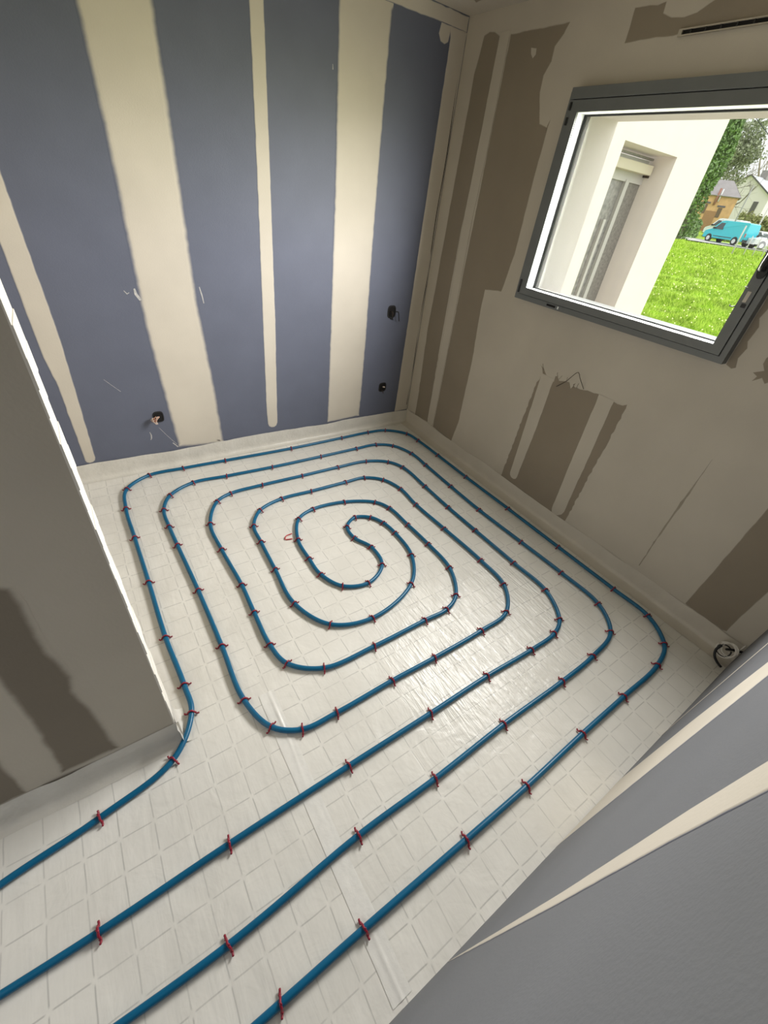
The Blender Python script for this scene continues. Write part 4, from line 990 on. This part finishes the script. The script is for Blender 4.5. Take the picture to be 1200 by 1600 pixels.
wh = house('white_house', at(22.35, 96, z=4.2), 22.35 - 30, 8.0, 9.0, 3.1, 5.35, m_wwall, m_wslate, 'white gabled house with a pale slate roof at the top of the slope', ridge_along='y')
boxes('window', [(2.2, 2.9, -.06, .02, .2, 2.4)], m_fas, wh)
boxes('chimney', [(-.5, .5, 3.0, 3.9, 5.1, 6.3)], m_slate, wh)
fh = house('far_house', at(19.2, 150, z=8.5), 40, 9, 8, 3.2, 4.6, m_wwall, m_slate, 'grey roofed house showing above the white gable roof', hip=False)

# ---------------------------------------------------------------- trees and hedge
m_ivy = simple('ivy_leaf', (0.185, 0.285, 0.105), .6, var=.35, scale=1.2)
m_olive = simple('grey_green_leaf', (0.300, 0.330, 0.215), .7, var=.25, scale=.8)
m_hedge = simple('hedge_leaf', (0.270, 0.285, 0.110), .75, var=.3, scale=1.2)
m_bark = simple('grey_brown_bark', (0.215, 0.185, 0.150), .9, var=.15, scale=6)
m_twig = simple('bare_twig', (0.300, 0.255, 0.200), .9)
def leaf_quads(P, size, rng):
    n = len(P)
    d1 = rng.normal(size=(n, 3)); d1 /= np.linalg.norm(d1, axis=1, keepdims=True)
    d2 = np.cross(d1, rng.normal(size=(n, 3))); d2 /= np.linalg.norm(d2, axis=1, keepdims=True)
    s = size * rng.uniform(.6, 1.4, (n, 1))
    return np.stack([P - d1 * s, P + d2 * s * .6, P + d1 * s, P - d2 * s * .6], 1)
def branches(bm, p, d, ln, r, depth, rng, spread=.55, n=5, wob=.10):
    segs = 3; pts = [p]; rad = [r]
    for k in range(segs):
        d = (d + Vector(rng.normal(size=3)) * wob + Vector((0, 0, .05))).normalized()
        p = p + d * (ln / segs); pts.append(p); rad.append(r * (1 - .45 * (k + 1) / segs))
    tube_bm(bm, pts, rad, n if depth > 2 else 3, caps=False)
    if depth == 0: return
    for k in range(3 if depth > 1 else 4):
        i = rng.integers(1, segs + 1)
        q = (d + Vector(rng.normal(size=3)) * spread).normalized()
        branches(bm, pts[int(i)], q, ln * rng.uniform(.58, .8), rad[int(i)] * .62, depth - 1, rng, spread, n)
def tree(name, base, label, height, trunk_r, depth, seed, leaves=0, crown=None, leaf_mat=None, leaf_size=.14, lean=(0, 0), group=None, min_r=None):
    rng = np.random.default_rng(seed)
    t = empty(name, base, label=label, cat='tree', group=group)
    bm = bmesh.new()
    branches(bm, Vector((0, 0, -.3)), Vector((lean[0], lean[1], 1)).normalized(), height * .36, trunk_r, depth, rng, wob=.10 if depth else .008)
    from_bm('trunk', bm, m_bark if leaves else m_twig, t)
    if leaves:
        P = rng.normal(size=(leaves, 3)); P /= np.linalg.norm(P, axis=1, keepdims=True)
        P *= rng.random((leaves, 1)) ** .45
        lump = 1 + .28 * np.sin(P[:, :1] * 5 + seed) * np.cos(P[:, 1:2] * 6) + .15 * np.sin(P[:, 2:3] * 9 + 2)
        P = P * lump * np.array(crown[3:6]) + np.array(crown[0:3])
        tri_mesh('crown', leaf_quads(P, leaf_size, rng), leaf_mat, t)
    return t
tree('ivy_clad_tree', at(25.75, 56), 'tall tree wrapped in green ivy at the edge of the cream wing', 30, .30, 0, 3, 12000, (0.1, 0, 6.6, 1.25, 1.05, 7.6), m_ivy, .13)
tree('leafy_tree', at(24.25, 88), 'grey-green round-crowned tree rising behind the stone house', 13, .28, 4, 5, 7000, (0, 0, 8.4, 3.0, 3.0, 3.4), m_olive, .17)
tree('bare_tree', at(23.0, 112), 'bare brown tree between the leafy tree and the white gable', 15, .42, 5, 8, group=None)
tree('bare_tree', at(21.5, 118), 'wide bare tree branching above the roof of the white gabled house', 19, .60, 5, 12, lean=(.15, -.3))
tree('bare_tree', at(20.3, 112), 'bare tree past the white house, its branches reaching across the sky', 19, .60, 5, 21, lean=(.1, .35))
tree('bare_shrub', at(22.5, 87), 'leafless shrub standing before the white gable', 6.2, .10, 4, 31)
rng = np.random.default_rng(40)
nh = 9000
hz = rng.uniform(15.0, 21.7, nh); hd = 79 + rng.normal(size=nh) * .8
hx, hy = hd * np.cos(np.radians(hz)), hd * np.sin(np.radians(hz))
hgt = 2.35 + vnoise(hx, hy, .5, 95) * .9
P = np.stack([hx, hy, ground(hx, hy) + rng.random(nh) * hgt], -1)
tag(tri_mesh('hedge', leaf_quads(P, .20, rng), m_hedge), 'olive-green hedge below the white house', 'hedge')
nh = 2600
hz = rng.uniform(24.3, 27.2, nh); hd = 70 + rng.normal(size=nh) * .9
hx, hy = hd * np.cos(np.radians(hz)), hd * np.sin(np.radians(hz))
hgt = 1.5 + vnoise(hx, hy, .6, 96) * 1.0
P = np.stack([hx, hy, ground(hx, hy) + rng.random(nh) * hgt], -1)
tag(tri_mesh('bush', leaf_quads(P, .16, rng), m_ivy), 'low green bushes beside the stone house wall', 'bush')
